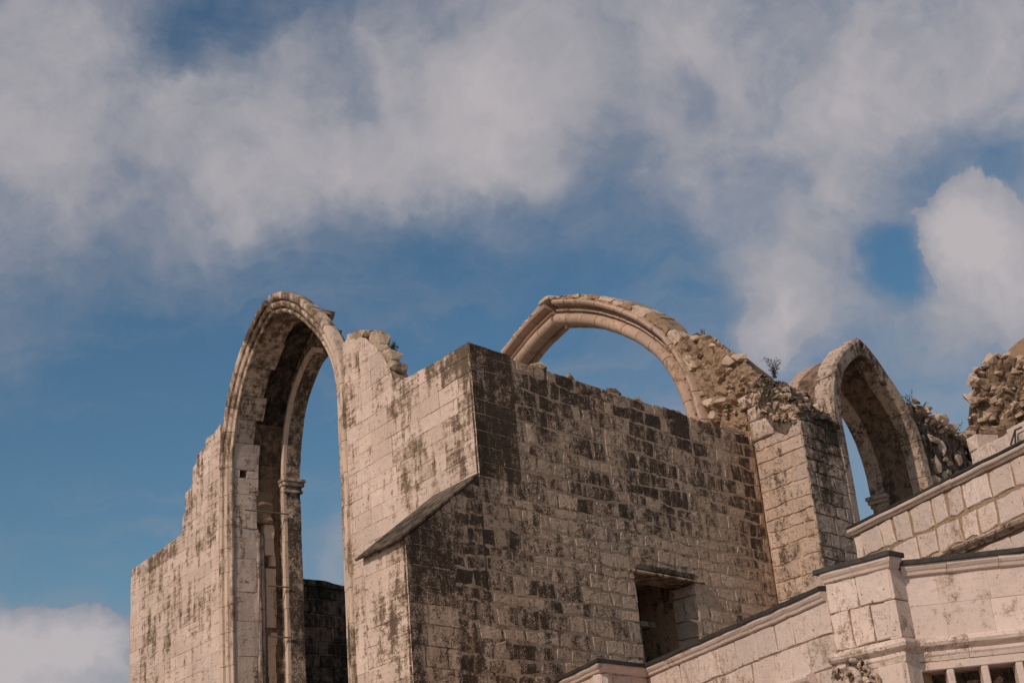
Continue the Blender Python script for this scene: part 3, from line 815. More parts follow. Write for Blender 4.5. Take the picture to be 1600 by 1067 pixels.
# jamb of the opening on the sunlit side
RV = Plane(B.pt(wu1, 0), (-B.n.x, -B.n.y), -VB)
lay(dw, RV, courses([(0.02, 5.0), (0.62, 5.0), (0.62, 7.55), (0.02, 7.55)], 5.0, (.34, .48), (.4, .7), joint=.02, wob=.012, seed=31), MT['pier'], lambda u, z: (.62, .10 + rnd(-.05, .08), .2), proud=.012, bev=.015)
RW = Plane(B.pt(wu0, 0), (-B.n.x, -B.n.y), VB)
lay(dw, RW, courses([(0.02, 5.0), (1.6, 5.0), (1.6, 7.55), (0.02, 7.55)], 5.0, (.3, .4), (.4, .7), joint=.02, wob=.012, seed=32), MT['grey'], lambda u, z: (.4, .6, .2), proud=.012, bev=.015)
# chamber behind: back wall, an inner doorway with lintel and post
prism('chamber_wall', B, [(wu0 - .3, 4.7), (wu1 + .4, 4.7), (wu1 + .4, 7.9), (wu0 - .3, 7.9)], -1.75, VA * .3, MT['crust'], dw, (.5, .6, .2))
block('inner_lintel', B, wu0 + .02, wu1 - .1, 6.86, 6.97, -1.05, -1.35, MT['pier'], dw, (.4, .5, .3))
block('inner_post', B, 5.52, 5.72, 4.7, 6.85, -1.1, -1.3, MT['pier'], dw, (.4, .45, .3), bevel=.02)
for (u, z, s) in ((.9, 11.33, .10), (2.1, 11.30, .13), (3.0, 11.32, .09), (4.4, 11.31, .12), (5.2, 11.33, .10), (6.6, 11.30, .12), (7.7, 11.28, .1), (8.6, 11.24, .11)):
    rock(dw, B.pt(u, z - .02, -.18), (s * 1.6, s * 1.5, s * .8), (.45, .75, .2))

# ------------------------------------------------------------------ dark wall seen through the tall arch
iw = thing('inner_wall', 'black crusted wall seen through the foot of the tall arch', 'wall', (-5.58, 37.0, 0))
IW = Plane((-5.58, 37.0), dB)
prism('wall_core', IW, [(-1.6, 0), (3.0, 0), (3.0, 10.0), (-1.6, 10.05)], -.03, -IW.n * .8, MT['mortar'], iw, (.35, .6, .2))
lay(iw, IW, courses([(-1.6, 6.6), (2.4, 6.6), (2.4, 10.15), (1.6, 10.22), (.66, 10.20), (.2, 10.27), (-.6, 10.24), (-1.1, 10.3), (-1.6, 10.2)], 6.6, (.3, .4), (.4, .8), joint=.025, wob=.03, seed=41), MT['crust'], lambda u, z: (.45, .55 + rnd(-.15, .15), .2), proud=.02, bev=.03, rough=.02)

# ------------------------------------------------------------------ right pier
rp_ = thing('right_pier', 'rough stone pier with stepped top between dark wall and right pointed arch', 'pier', PC.pt(-.7, 0))
prism('wall_core', PC, [(-1.375, 0), (0.3, 0), (0.3, 11.05), (-.68, 11.1), (-.7, 11.42), (-1.375, 11.45)], -.02, VB * 1.62, MT['mortar'], rp_, (.5, .35, .3))


def stC(u, z): return (0.52 + rnd(-.1, .1), .32 + .2 * nz(u, z, 1.2, 33) + rnd(-.1, .1) + (.08 if z > 10.5 else -.05), rnd(.05, .4))


lay(rp_, PC, courses([(-1.41, 7.2), (-.005, 7.2), (-.005, 11.08), (-.70, 11.12), (-.70, 11.52), (-1.41, 11.56)], 7.2, (.26, .42), (.36, .7), joint=.028, wob=.03, lean=.02, seed=51), MT['pier'], stC, proud=.004, bev=.014, rough=.005, jit=.02, tilt=.006, seg=.13, back=.035)
lay(rp_, CD, courses([(0.0, 7.4), (1.60, 7.4), (1.60, 11.35), (1.2, 11.50), (.6, 11.46), (.02, 11.55)], 7.4, (.26, .42), (.34, .62), joint=.028, wob=.03, lean=.02, seed=53), MT['pier'],
    lambda u, z: (.48 + rnd(-.1, .1), .52 + .2 * nz(u, z, 1.1, 35) + rnd(-.1, .14) + (.14 if z > 10.6 else 0) - (.12 if z < 9.4 else 0), rnd(.05, .4)), proud=.004, bev=.014, rough=.005, jit=.02, tilt=.006, seg=.13, back=.035)
for (u0, u1, z0, z1, o) in ((-.42, .30, 11.96, 12.27, -.02), (-.64, .06, 11.60, 11.92, -.0), (-.68, .03, 11.12, 11.56, .01)):
    g = stone_geo([(u0, z0), (u1, z0), (u1, z1), (u0, z1)], PC, proud=.03 + o, back=.5, bev=.03, rough=.006, jit=.02, tilt=.008, seg=.12)
    mesh_obj('stone', g[0], g[1], MT['pier'], rp_, color=(.55, .26, .05), smooth=True)

# ------------------------------------------------------------------ slender moulded arch
sa = thing('slender_arch', 'thin free-standing moulded arch rising behind the dark wall', 'arch', PC.pt(6.6, 0))
RB = [(2.30, 12.3), (2.42, 12.95), (2.66, 13.6), (3.0, 14.2), (3.42, 14.68), (3.90, 15.12), (4.55, 15.58), (5.23, 16.01), (5.94, 16.36), (6.44, 16.56), (6.98, 16.76)]
LB = [(11.9, 0), (11.9, 5), (11.9, 10), (11.88, 11.4), (11.78, 12.8), (11.5, 13.8), (11.0, 14.65), (10.4, 15.3), (9.8, 15.75), (9.07, 16.13), (8.43, 16.38), (7.72, 16.60), (6.98, 16.76)]
epath = Path(LB, list(reversed([(2.2, 0), (2.2, 5), (2.2, 10), (2.22, 11.4)] + RB)), 1)
ER = []
for k in range(10):                          # big roll under the rib
    a = math.radians(-70 + 26 * k); ER.append((.19 - .19 * math.cos(a), .40 - .24 * math.sin(a)))
EP = [(0.0, .66)] + ER + [(.40, .36), (.415, .24), (.44, .215), (.47, .235), (.485, .31), (.54, .33), (.57, .25), (.585, .12), (.615, .05), (.67, .02), (.725, .05), (.745, .10), (.76, .16), (.76, .78), (.0, .78)]
EP = [(a * .93, b_) for a, b_ in EP]
voussoirs('moulded_voussoir', PC, epath, 11.2, epath.len - 11.2, (0.55, 0.75), EP, MT['rib'], sa, lambda s: (.52 + rnd(-.08, .08), .26 + rnd(-.06, .1), rnd(.1, .4)), step=.16, smooth=True, gap=.008)
sweep('rib_base', PC, epath, 0, 11.2, EP, MT['rib'], sa, step=4); sweep('rib_base', PC, epath, epath.len - 11.2, epath.len, EP, MT['rib'], sa, step=4)
# hood of broken stones on the back of the rib
s = epath.apex - 2.2
while s < epath.apex + 5.6:
    l_ = rnd(.3, .6); hi = .02 + .10 * max(0, min(1, (s - epath.apex - .6) / 3)) + rnd(0, .03)
    sweep('hood_stone', PC, epath, s, s + l_, [(.70, .14), (.76, .08 + rnd(0, .06)), (.78 + hi * .6, .12), (.78 + hi, .3), (.78 + hi, .75), (.7, .75)], MT['rubble'] if rnd(0, 1) < .35 or s < epath.apex - .2 else MT['earth'], sa, rough=.03, step=.12, color=(.5, .3, .3)); s += l_
rock(sa, PC.pt(7.15, 17.50, -.2), (.32, .2, .13), (.5, .3, .2), math.atan2(dA[1], dA[0]), rot=.2)

# ------------------------------------------------------------------ rubble haunch between slender arch and right pier
rh = thing('rubble_haunch', 'brown broken rubble mass where slender arch meets right pier', 'rubble', PC.pt(.8, 0))
IO = [(2.95, 15.0), (2.6, 14.86), (2.28, 14.66), (2.0, 14.50), (1.72, 14.42), (1.38, 14.37), (1.15, 14.22), (.94, 14.05), (.71, 13.78), (.45, 13.52), (.14, 13.30), (-.09, 12.92), (-.3, 12.72), (-.55, 12.55), (-.75, 12.3), (-.8, 11.0), (-.8, 9.8), (1.85, 9.8), (1.85, 12.3), (2.0, 13.1), (2.2, 13.75), (2.55, 14.35)]
lump('rubble_core', PC, IO, lambda u, z: -.20 + (.0 if z > 12.4 else -.12), VB * 1.1 + Vector((0, 0, -.3)), MT['earth'], rh, step=.075, rough=.15, freq=3.0, color=(.45, .38, .2), seed=2)
for k in range(250):
    for _ in range(30):
        u, z = rnd(-.8, 2.9), rnd(11.0, 15.0)
        if in_poly((u, z), IO): break
    s = rnd(.025, .065) if rnd(0, 1) < .85 else rnd(.07, .11)
    rock(rh, PC.pt(u, z, -.24 + rnd(-.06, .06)), (s * rnd(1.0, 1.7), s, s * rnd(.6, 1)), (.3 + rnd(-.2, .15), .35 + rnd(-.05, .3), rnd(.3, 1)), math.atan2(dA[1], dA[0]))
for (u, z, sx, sz) in ((.62, 13.35, .33, .17), (.25, 13.28, .22, .12), (1.42, 12.55, .17, .14), (1.0, 12.42, .2, .12), (1.35, 12.2, .14, .13), (1.55, 14.28, .13, .1), (.95, 13.9, .12, .1), (.1, 12.7, .2, .08), (1.15, 11.65, .15, .13), (.75, 11.4, .16, .12)):
    rock(rh, PC.pt(u, z, -.20), (sx, .16, sz), (.5, .28, .2), math.atan2(dA[1], dA[0]), rot=.2)
for (u, z) in ((.12, 12.98), (.95, 13.86), (-.40, 12.50)):
    mo = rock(rh, PC.pt(u, z, -.35), (.12, .14, .05), (.5, .5, .5), name='moss_clump'); mo.material_slots[0].link = 'OBJECT'; mo.material_slots[0].material = MT['moss']

# dark rubble behind the top of the right pier
rc = thing('dark_rubble_top', 'dark rubble with pale set stones on top of the right pier', 'rubble', CD.pt(.7, 0))
RO = [(-.02, 11.35), (1.66, 11.35), (1.75, 11.9), (2.3, 12.5), (1.8, 12.60), (1.2, 12.66), (.7, 12.66), (.3, 12.60), (.05, 12.2)]
rdep = lambda u, z: -.06 - (z - 11.5) * .85
lump('rubble_core', CD, RO, rdep, VA * .5 + Vector((0, 0, -.35)), MT['crust'], rc, step=.07, rough=.17, freq=3.4, color=(.45, .5, .3), seed=5)
for (u, z, sx, sz, t) in ((.75, 12.2, .20, .13, .5), (1.15, 12.0, .15, .07, .5), (1.42, 11.82, .13, .12, .65), (1.55, 12.3, .12, .08, .4), (.85, 11.75, .2, .08, .3), (.45, 12.1, .14, .12, .4), (.3, 11.9, .14, .1, .45), (1.35, 12.25, .12, .08, .3), (.5, 11.65, .14, .08, .35), (1.9, 12.45, .16, .08, .4)):
    rock(rc, CD.pt(u, z, rdep(u, z) + .03), (sx, .11, sz), (t + .05, .2 + rnd(0, .25), rnd(.1, .4)), math.atan2(dB[1], dB[0]), rot=.25)
for k in range(130):
    z = rnd(11.4, 12.6); s = rnd(.035, .10)
    rock(rc, CD.pt(.02 + (z - 11.5) * .25 + rnd(-.03, .05), z - rnd(0, .25), rdep(0, z)) + VA * rnd(-.1, .6) - VB * rnd(0, .06), (s * 1.4, s, s * .8), (.42 + rnd(-.15, .15), .4 + rnd(-.1, .25), rnd(.2, .8)))
for k in range(60):
    u, z = rnd(.05, 1.7), rnd(11.45, 12.5); s = rnd(.03, .06)
    rock(rc, CD.pt(u, z, rdep(u, z) + .02), (s * 1.4, s, s), (.4, .65, .2))

# ------------------------------------------------------------------ right pointed arch
ra = thing('right_arch', 'short deep pointed arch with brown plastered vault on the right', 'arch', CD.pt(3.8, 0))
dpath = Path([(2.0, 0), (2.0, 6), (2.0, 9), (2.0, 10.2), (1.98, 11.1), (1.99, 11.65), (2.08, 12.1), (2.24, 12.47), (2.52, 12.86), (3.05, 13.28), (3.66, 13.61)],
             [(3.66, 13.61), (4.1, 13.36), (4.6, 12.97), (5.08, 12.58), (5.42, 12.12), (5.66, 11.5), (5.74, 10.8), (5.76, 10), (5.76, 6), (5.76, 0)], -1)
DP = [(.0, .05), (.03, .0), (.32, -.01), (.37, .03), (.37, .40), (.0, .42)]
voussoirs('voussoir', CD, dpath, 7.6, dpath.len - 7.6, (0.65, 1.0), DP, MT['pier'], ra, lambda s: (.44 + rnd(-.1, .1), .44 + rnd(-.1, .1), rnd(.1, .4)), step=.18, gap=.008)
sweep('jamb_base', CD, dpath, 0, 7.6, DP, MT['pier'], ra, step=3); sweep('jamb_base', CD, dpath, dpath.len - 7.6, dpath.len, DP, MT['pier'], ra, step=3)
sweep('vault_plaster', CD, dpath, 0, dpath.len, [(.06, .42), (.05, .8), (.06, 1.2), (.12, 1.2), (.12, .42)], MT['plaster'], ra, step=.16, rough=.012, color=(.3, .64, .35))
DR = [(.0, 1.56), (-.03, 1.50), (-.03, 1.24), (.0, 1.18), (.05, 1.17), (.12, 1.18), (.12, 1.56)]
voussoirs('rear_rib_voussoir', CD, dpath, 7.6, dpath.len - 7.6, (0.7, 0.95), DR, MT['pier'], ra, lambda s: (.5 + rnd(-.06, .06), .34 + rnd(-.05, .12), rnd(.2, .5)), step=.18, gap=.0015)
sweep('jamb_base', CD, dpath, 0, 7.6, DR, MT['pier'], ra, step=3); sweep('jamb_base', CD, dpath, dpath.len - 7.6, dpath.len, DR, MT['pier'], ra, step=3)
caps = []
for (z0, z1, e) in ((10.38, 10.48, .04), (10.48, 10.58, .10), (10.58, 10.68, .15)):
    caps.append(block('capital_moulding' if caps else 'capital', CD, 5.76 - .02 - e, 6.0, z0 + .002, z1, -1.15 + e * .5, -1.58 - e * .5, MT['pier'], ra, (.55, .3, .3), bevel=.018))
under(caps[0], *caps[1:])
# stones on the back of the arch, catching the sun
s = dpath.apex - 3.0
while s < dpath.apex + .25:
    l_ = rnd(.4, .7)
    sweep('back_stone', CD, dpath, s, min(s + l_, dpath.apex + .3), [(.355, .04), (.40, .06), (.38, .46), (.30, .46)], MT['pier'], ra, rough=.02, step=.14, color=(.5, .3, .1)); s += l_

# wall and saddle of rubble to the right of the arch
sw = thing('crusted_wall', 'black crusted wall with pale set stones and rubble saddle right of right arch', 'wall', CD.pt(7.6, 0))
SO = [(6.10, 0), (10.4, 0), (10.4, 12.3), (9.6, 12.2), (9.0, 12.25), (8.4, 12.35), (7.6, 12.4), (6.9, 12.5), (6.3, 12.75), (5.85, 12.85), (5.95, 12.3), (6.12, 11.6)]
prism('wall_core', CD, SO, -.16, -CD.n * 1.1, MT['crust'], sw, (.4, .6, .2))
SU = [(6.0, 9.6), (10.2, 9.6), (10.2, 12.2), (8.4, 12.3), (6.9, 12.45), (5.85, 12.8), (5.95, 12.3), (6.12, 11.6)]
lump('crust_face', CD, SU, lambda u, z: -.10, -CD.n * .3, MT['crust'], sw, step=.12, rough=.06, freq=3, color=(.5, .5, .2), seed=8)
for (u, z, sx, sz) in ((6.62, 11.3, .16, .26), (7.0, 10.98, .17, .24), (6.55, 10.85, .2, .13), (7.75, 11.15, .2, .17), (6.75, 12.0, .3, .12), (7.15, 11.85, .16, .28), (6.5, 10.4, .2, .15), (7.2, 10.5, .18, .15), (8.0, 11.65, .25, .2), (8.6, 11.3, .25, .2)):
    rock(sw, CD.pt(u, z, -.06), (sx, .09, sz), (.46, .25, .2), math.atan2(dB[1], dB[0]), rot=.2)
for k in range(45):
    u = rnd(6.2, 9.2); z = rnd(9.9, 12.3); s = rnd(.05, .13)
    rock(sw, CD.pt(u, z, -.08 + rnd(-.03, .02)), (s * rnd(.9, 1.6), .08, s), (.4 + rnd(-.15, .12), .35 + rnd(-.1, .25), rnd(.1, .6)), math.atan2(dB[1], dB[0]), rot=.4)
for k in range(90):
    u = rnd(5.9, 9.8); z = 12.75 - (u - 5.9) * .10 + rnd(-.35, .18); s = rnd(.05, .13)
    rock(sw, CD.pt(u, z, -.12 + rnd(-.25, .1)), (s * rnd(1, 1.8), s * 1.2, s * rnd(.6, .9)), (.42 + rnd(-.15, .12), .32 + rnd(-.1, .25), rnd(.1, .8)), math.atan2(dB[1], dB[0]))
for (u, z, sx) in ((6.6, 12.75, .22), (7.5, 12.66, .34), (8.0, 12.52, .26), (8.7, 12.38, .3), (9.2, 12.3, .26), (7.0, 12.62, .2)):
    rock(sw, CD.pt(u, z, -.12), (sx, .25, sx * .55), (.58, .18, .2), math.atan2(dB[1], dB[0]), rot=.25)

# ------------------------------------------------------------------ ragged rubble stump at the right edge
HP = Plane((12.35, 36.4), (1, 0), (0, -1))
hs_ = thing('rubble_stump', 'ragged sunlit rubble stump with plastered vault shoulder at far right', 'rubble', (13.6, 37.0, 0))
HO = [(-.62, 11.4), (4.0, 11.4), (4.0, 14.3), (2.2, 14.3), (1.32, 14.36), (.94, 14.52), (.70, 14.60), (.39, 14.42), (.03, 14.24), (-.11, 14.01), (-.04, 13.72), (-.30, 13.48), (-.14, 13.10), (-.42, 12.85), (-.48, 12.55), (-.57, 12.24)]
lump('rubble_core', HP, HO, lambda u, z: -.1, (0.3, 1.5, -.2), MT['earth'], hs_, step=.09, rough=.2, freq=2.6, color=(.35, .5, .3), seed=11, rag=.06)
for k in range(210):
    for _ in range(40):
        u, z = rnd(-.4, 3.6), rnd(11.5, 15.6)
        if in_poly((u, z), HO): break
    s = rnd(.04, .15)
    rock(hs_, HP.pt(u, z, rnd(-.2, -.02)), (s * rnd(1.0, 1.9), s * 1.1, s * rnd(.5, .9)), (.45 + rnd(-.25, .14), .32 + rnd(-.15, .25), rnd(0, .8)), .2, rot=.7)
for i in range(len(HO) - 1):          # stones along the broken edge
    (u0, z0), (u1, z1) = HO[i], HO[i + 1]
    if z0 < 12: continue
    for k in range(2):
        t = rnd(0, 1); s = rnd(.05, .17)
        rock(hs_, HP.pt(u0 + (u1 - u0) * t, z0 + (z1 - z0) * t, -.1), (s * rnd(1.1, 1.7), s * 1.3, s * rnd(.6, 1.0)), (.5 + rnd(-.12, .06), .25, .2), .2, rot=.7)
vsp = Path([(.5, 13.4), (.75, 14.25), (1.0, 14.7), (1.5, 15.1)], [(1.5, 15.1), (2.2, 15.45), (3.2, 15.7), (4.2, 15.7)], -1)
sweep('vault_shoulder', Plane((12.35, 37.0), (1, 0), (0, -1)), vsp, 0, vsp.len, [(-.5, 0), (-.5, 1.6), (.02, 1.6), (.02, 0)], MT['plaster'], hs_, step=.15, rough=.012, color=(.75, .2, .3))

# ------------------------------------------------------------------ lower chapel: parapet of pale ashlar with flashing
ap = thing('chapel_parapet', 'pale ashlar chapel parapet with black lead capping in the lower right foreground', 'parapet', (3.8, 20.0, 0))
F1 = Plane((3.992, 18.921), (-.36798, .92984)); F2 = Plane((4.6937, 18.2108), (-.99519, .09798), (-.098, -.9952)); FP = Plane((4.4803, 18.0), (-.70272, .71147))
prism('wall_core', F1, [(-.1, 0), (6.06, 0), (6.06, 5.3), (-.1, 5.3)], -.02, -F1.n * .55, MT['earth'], ap, (.5, .3, .2))
prism('wall_core', F2, [(-.1, 0), (-3.6, 0), (-3.6, 4.02), (-.1, 4.02)], -.42, -F2.n * .3, MT['crust'], ap, (.4, .5, .2))
prism('wall_core', F2, [(.1, 4.04), (-3.6, 4.04), (-3.6, 5.3), (.1, 5.3)], -.02, -F2.n * .55, MT['pmortar'], ap, (.6, .2, .2))
prism('pilaster_core', FP, [(.02, 0), (.96, 0), (.96, 5.36), (.02, 5.36)], -.02, -FP.n * .55, MT['earth'], ap, (.5, .3, .2))
stF = lambda u, z: (.53 + rnd(-.07, .07), .22 + rnd(-.06, .14), rnd(0, .25))
lay(ap, F1, courses([(.30, 3.9), (6.05, 3.9), (6.05, 5.19), (.30, 5.19)], 3.9, (.425, .435), (.42, .78), joint=.024, wob=.022, lean=.04, seed=61), MT['ashlar'], stF, proud=.0, bev=.012, rough=.004, jit=.012, tilt=.004)
for row in (((.0, .52, 4.92, 5.32), (.52, .98, 4.92, 5.32)), ((.0, .36, 4.44, 4.92), (.36, .68, 4.44, 4.92), (.68, .98, 4.44, 4.92)), ((.0, .98, 3.2, 4.22),)):
    for (a, b, z0, z1) in row:
        g = stone_geo([(a + .01, z0 + .01), (b - .01, z0 + .01), (b - .01, z1 - .01), (a + .01, z1 - .01)], FP, proud=.008, bev=.010, rough=.004, jit=.012, tilt=.004, seg=.13)
        mesh_obj('stone', g[0], g[1], MT['ashlar'], ap, color=stF(0, 0))
# return face of the pilaster
FR = Plane(FP.pt(0, 0), (-FP.n.x, -FP.n.y), (.70272, -.71147))
for (z0, z1) in ((4.44, 4.92), (4.92, 5.32), (3.2, 4.22)):
    g = stone_geo([(.0, z0 + .005), (.32, z0 + .005), (.32, z1 - .005), (.0, z1 - .005)], FR, proud=.008, bev=.012, rough=.004, jit=.003, tilt=.003)
    mesh_obj('stone', g[0], g[1], MT['smooth'], ap, color=(.5, .25, .3))
for row, (z0, z1) in enumerate(((4.42, 4.84), (4.84, 5.22))):
    u = .10
    while u > -3.4:
        wd = rnd(.5, .85)
        g = stone_geo([(u - wd + .002, z0 + .002), (u - .002, z0 + .002), (u - .002, z1 - .002), (u - wd + .002, z1 - .002)], F2, proud=-.014, bev=.004, rough=.002, jit=.002, tilt=.002)
        mesh_obj('stone', g[0], g[1], MT['smooth'], ap, color=(.52 + rnd(-.05, .05), .12 + rnd(-.05, .12), rnd(0, .25))); u -= wd
# upper cornice and lead capping: facet, pilaster, facet
def pt2(pl, u, o=0.0): p = pl.pt(u, 0, o); return (p.x, p.y)
CORN = [(-.3, 5.19), (.012, 5.19), (.035, 5.205), (.045, 5.24), (.065, 5.26), (.085, 5.29), (.085, 5.325), (-.3, 5.325)]
LEAD = [(-.4, 5.327), (.105, 5.327), (.115, 5.335), (.115, 5.385), (.10, 5.395), (-.4, 5.42)]
up = lambda pr, dz: [(o, z + dz) for o, z in pr]
p1c = (0.937, 23.569); p1r = (1.768, 24.540); p1l = (0.937 - .36798 * 1.6, 23.569 + .92984 * 1.6)
left_line = [p1l, p1c, (p1r[0] - .0, p1r[1]), pt2(F1, .32)]
# cut the facet cornice into stones
def split_line(a, b, n): return [(a[0] + (b[0] - a[0]) * i / n, a[1] + (b[1] - a[1]) * i / n) for i in range(n + 1)]
plan_sweep('cornice_stone', [p1l, p1c, p1r, pt2(F1, 5.2)], CORN, MT['smooth'], ap, (.5, .2, .2))
cs = [pt2(F1, u) for u in (5.195, 4.2, 3.35, 2.4, 1.35, .30)]
for i in range(5):
    a = Vector((*cs[i], 0)); b = Vector((*cs[i + 1], 0)); d = (b - a).normalized() * .004
    plan_sweep('cornice_stone', [(a + d)[:2], (b - d)[:2]], CORN, MT['smooth'], ap, (.5 + rnd(-.05, .05), .22 + rnd(-.05, .1), rnd(0, .3)))
plan_sweep('lead_capping', [p1l, p1c, p1r, pt2(F1, .30)], LEAD, MT['lead'], ap)
f2a = pt2(F2, .02); f2b = pt2(F2, -3.5)
pl0 = pt2(FP, .98)
plan_sweep('cornice_stone', [pl0, pt2(FP, .50)], up(CORN, .12), MT['smooth'], ap, (.55, .2, .2))
plan_sweep('cornice_stone', [pt2(FP, .494), pt2(FP, 0), (f2a[0] - .05, f2a[1] - .06)], up(CORN, .12), MT['smooth'], ap, (.55, .2, .2))
plan_sweep('lead_capping', [pt2(FP, 1.06), pt2(FP, 0), (f2a[0] - .02, f2a[1] - .03)], up(LEAD, .12), MT['lead'], ap)
xs = [.02, -.55, -1.2, -2.0, -3.5]
for i in range(4): plan_sweep('cornice_stone', [pt2(F2, xs[i] - .003), pt2(F2, xs[i + 1] + .003)], up(CORN, .025), MT['smooth'], ap, (.52, .15, .2))
plan_sweep('lead_capping', [f2a, f2b], up(LEAD, .025), MT['lead'], ap)
# pilaster at the far end of the parapet
Q1 = Plane(p1c, (-.36798, .92984)); Q1r = Plane(p1c, (p1r[0] - p1c[0], p1r[1] - p1c[1]))
prism('pilaster_core', Q1, [(0.02, 0), (1.6, 0), (1.6, 5.3), (0.02, 5.3)], -.02, Vector((p1r[0] - p1c[0], p1r[1] - p1c[1], 0)) * .98, MT['pmortar'], ap, (.6, .2, .2))
lay(ap, Q1, courses([(0, 4.3), (1.55, 4.3), (1.55, 5.19), (0, 5.19)], 4.3, (.44, .45), (.45, .8), joint=.014, wob=.01, seed=66), MT['ashlar'], stF, proud=.012, bev=.015, rough=.006, jit=.008)
lay(ap, Q1r, courses([(0.0, 4.3), (1.26, 4.3), (1.26, 5.19), (0.0, 5.19)], 4.3, (.44, .45), (.5, .8), joint=.014, wob=.01, seed=67), MT['ashlar'], lambda u, z: (.5, .2, .3), proud=.012, bev=.015, rough=.006, jit=.008)
# lower moulded cornice
LC = [(-.2, 4.14), (.02, 4.14), (.035, 4.19), (.05, 4.215), (.05, 4.24), (.03, 4.255), (.035, 4.275), (.075, 4.29), (.11, 4.32), (.125, 4.36), (.11, 4.395), (.07, 4.405), (.055, 4.425), (-.2, 4.44)]
plan_sweep('lower_cornice', [pt2(F1, 5.9), pt2(F1, 3.4)], up(LC, -.06), MT['smooth'], ap, (.5, .3, .2))
plan_sweep('lower_cornice', [pt2(F1, 3.39), pt2(F1, .9)], up(LC, -.06), MT['ashlar'], ap, (.5, .32, .1))
plan_sweep('lower_cornice', [pt2(FP, 1.05), pt2(FP, .0), f2a, pt2(F2, -.62)], LC, MT['ashlar'], ap, (.5, .28, .1))
for a, b in ((-.626, -1.5), (-1.506, -3.5)): plan_sweep('lower_cornice', [pt2(F2, a), pt2(F2, b)], LC, MT['smooth'], ap, (.5, .2, .2))
# frieze band and open panel below it
block('frieze_band', F2, .08, -3.5, 4.03, 4.137, .012, -.5, MT['smooth'], ap, (.5, .2, .2), bevel=.01)
for k in range(9):
    u = -.36 - .42 * k
    block('mullion', F2, u - .045, u + .045, 2.9, 4.028, .008, -.22, MT['smooth'], ap, (.5, .22, .2), bevel=.012)
    for j in range(3):                      # carved foliage inside each panel
        rock(ap, F2.pt(u + .21 + rnd(-.09, .09), 3.86 - .14 * j, -.32), (rnd(.05, .09), .07, rnd(.05, .08)), (.4, .5, .3), name='carved_leaf')
block('mullion', F2, .0, .1, 2.9, 4.028, .008, -.22, MT['smooth'], ap, (.5, .25, .2), bevel=.012)
block('pilaster_block', FP, .03, .40, 3.2, 4.135, .035, -.3, MT['smooth'], ap, (.52, .22, .2), bevel=.012)
# carved corbel: curled leaves round a hollow bud
def torus_geo(c, ax, R_, r_, a0, a1, n1=14, n2=7):
    ax = Vector(ax).normalized(); x = ax.orthogonal().normalized(); y = ax.cross(x); V = []; F = []
    for i in range(n1 + 1):
        a = a0 + (a1 - a0) * i / n1; k = 1 - .55 * i / n1; cc = c + (x * math.cos(a) + y * math.sin(a)) * R_ * k; rd = (x * math.cos(a) + y * math.sin(a))
        for j in range(n2):
            b = 2 * math.pi * j / n2; V.append(cc + (rd * math.cos(b) + ax * math.sin(b)) * r_ * (1.1 - .5 * i / n1) * rnd(.85, 1.15))
    for i in range(n1):
        for j in range(n2): F.append((i * n2 + j, i * n2 + (j + 1) % n2, (i + 1) * n2 + (j + 1) % n2, (i + 1) * n2 + j))
    return V, F
CV, CF = [], []
for (u, z, o, R_, r_, a0) in ((.70, 4.04, .17, .135, .05, 0), (.52, 4.12, .12, .09, .036, 2), (.90, 4.08, .12, .10, .036, 4), (.56, 3.92, .14, .10, .04, 1), (.84, 3.90, .14, .10, .04, 3), (.70, 3.82, .12, .08, .04, 5), (.98, 4.14, .06, .07, .03, 2), (.44, 4.0, .08, .07, .03, 0), (.70, 4.20, .10, .08, .034, 3)):
    v, f = torus_geo(FP.pt(u, z, o), FP.n + Vector((rnd(-.3, .3), rnd(-.3, .3), rnd(-.5, 0))), R_, r_, a0, a0 + 6.6, 18, 8)
    q0 = len(CV); CV += v; CF += [tuple(k + q0 for k in q) for q in f]
cc_ = mesh_obj('carved_corbel', CV, CF, MT['pier'], ap, smooth=True, color=(.6, .35, .2))
for (u, z, s) in ((.70, 4.0, .13), (.6, 3.9, .11), (.82, 3.92, .12)):
    under(cc_, rock(ap, FP.pt(u, z + .07, .04), (s * 1.2, s * .8, s * 1.2), (.35, .6, .3), name='corbel_core'))

# ------------------------------------------------------------------ upper chapel wall behind the parapet
ug = thing('upper_chapel_wall', 'pale patched masonry wall with rolled coping above the chapel parapet', 'wall', (5.8, 21.5, 0))
UG = Plane((6.5025, 19.9148), (-.36798, .92984))
prism('wall_core', UG, [(-2.6, 0), (3.36, 0), (3.36, 6.95), (-2.6, 6.95)], -.025, -UG.n * .8, MT['earth'], ug, (.62, .18, .15))
lay(ug, UG, courses([(-2.5, 6.10), (3.37, 6.10), (3.37, 6.93), (-2.5, 6.93)], 6.10, (.41, .42), (.36, .66), joint=.055, wob=.022, lean=.04, seed=71), MT['ashlar'], lambda u, z: (.55 + rnd(-.07, .07), .12 + rnd(-.06, .15), rnd(0, .35) if rnd(0, 1) < .8 else .8), proud=-.006, bev=.012, rough=.003, jit=.022, tilt=.003, seg=.14)
lay(ug, UG, courses([(-2.5, 5.0), (3.37, 5.0), (3.37, 5.96), (-2.5, 5.96)], 5.0, (.45, .5), (.4, .7), joint=.045, wob=.02, lean=.04, seed=72), MT['ashlar'], lambda u, z: (.55 + rnd(-.07, .07), .15 + rnd(-.06, .15), rnd(0, .35)), proud=-.006, bev=.012, rough=.003, jit=.022, tilt=.003, seg=.14)
STR = [(-.1, 5.97), (.03, 5.97), (.05, 6.0), (.11, 6.03), (.12, 6.06), (.10, 6.085), (-.1, 6.095)]
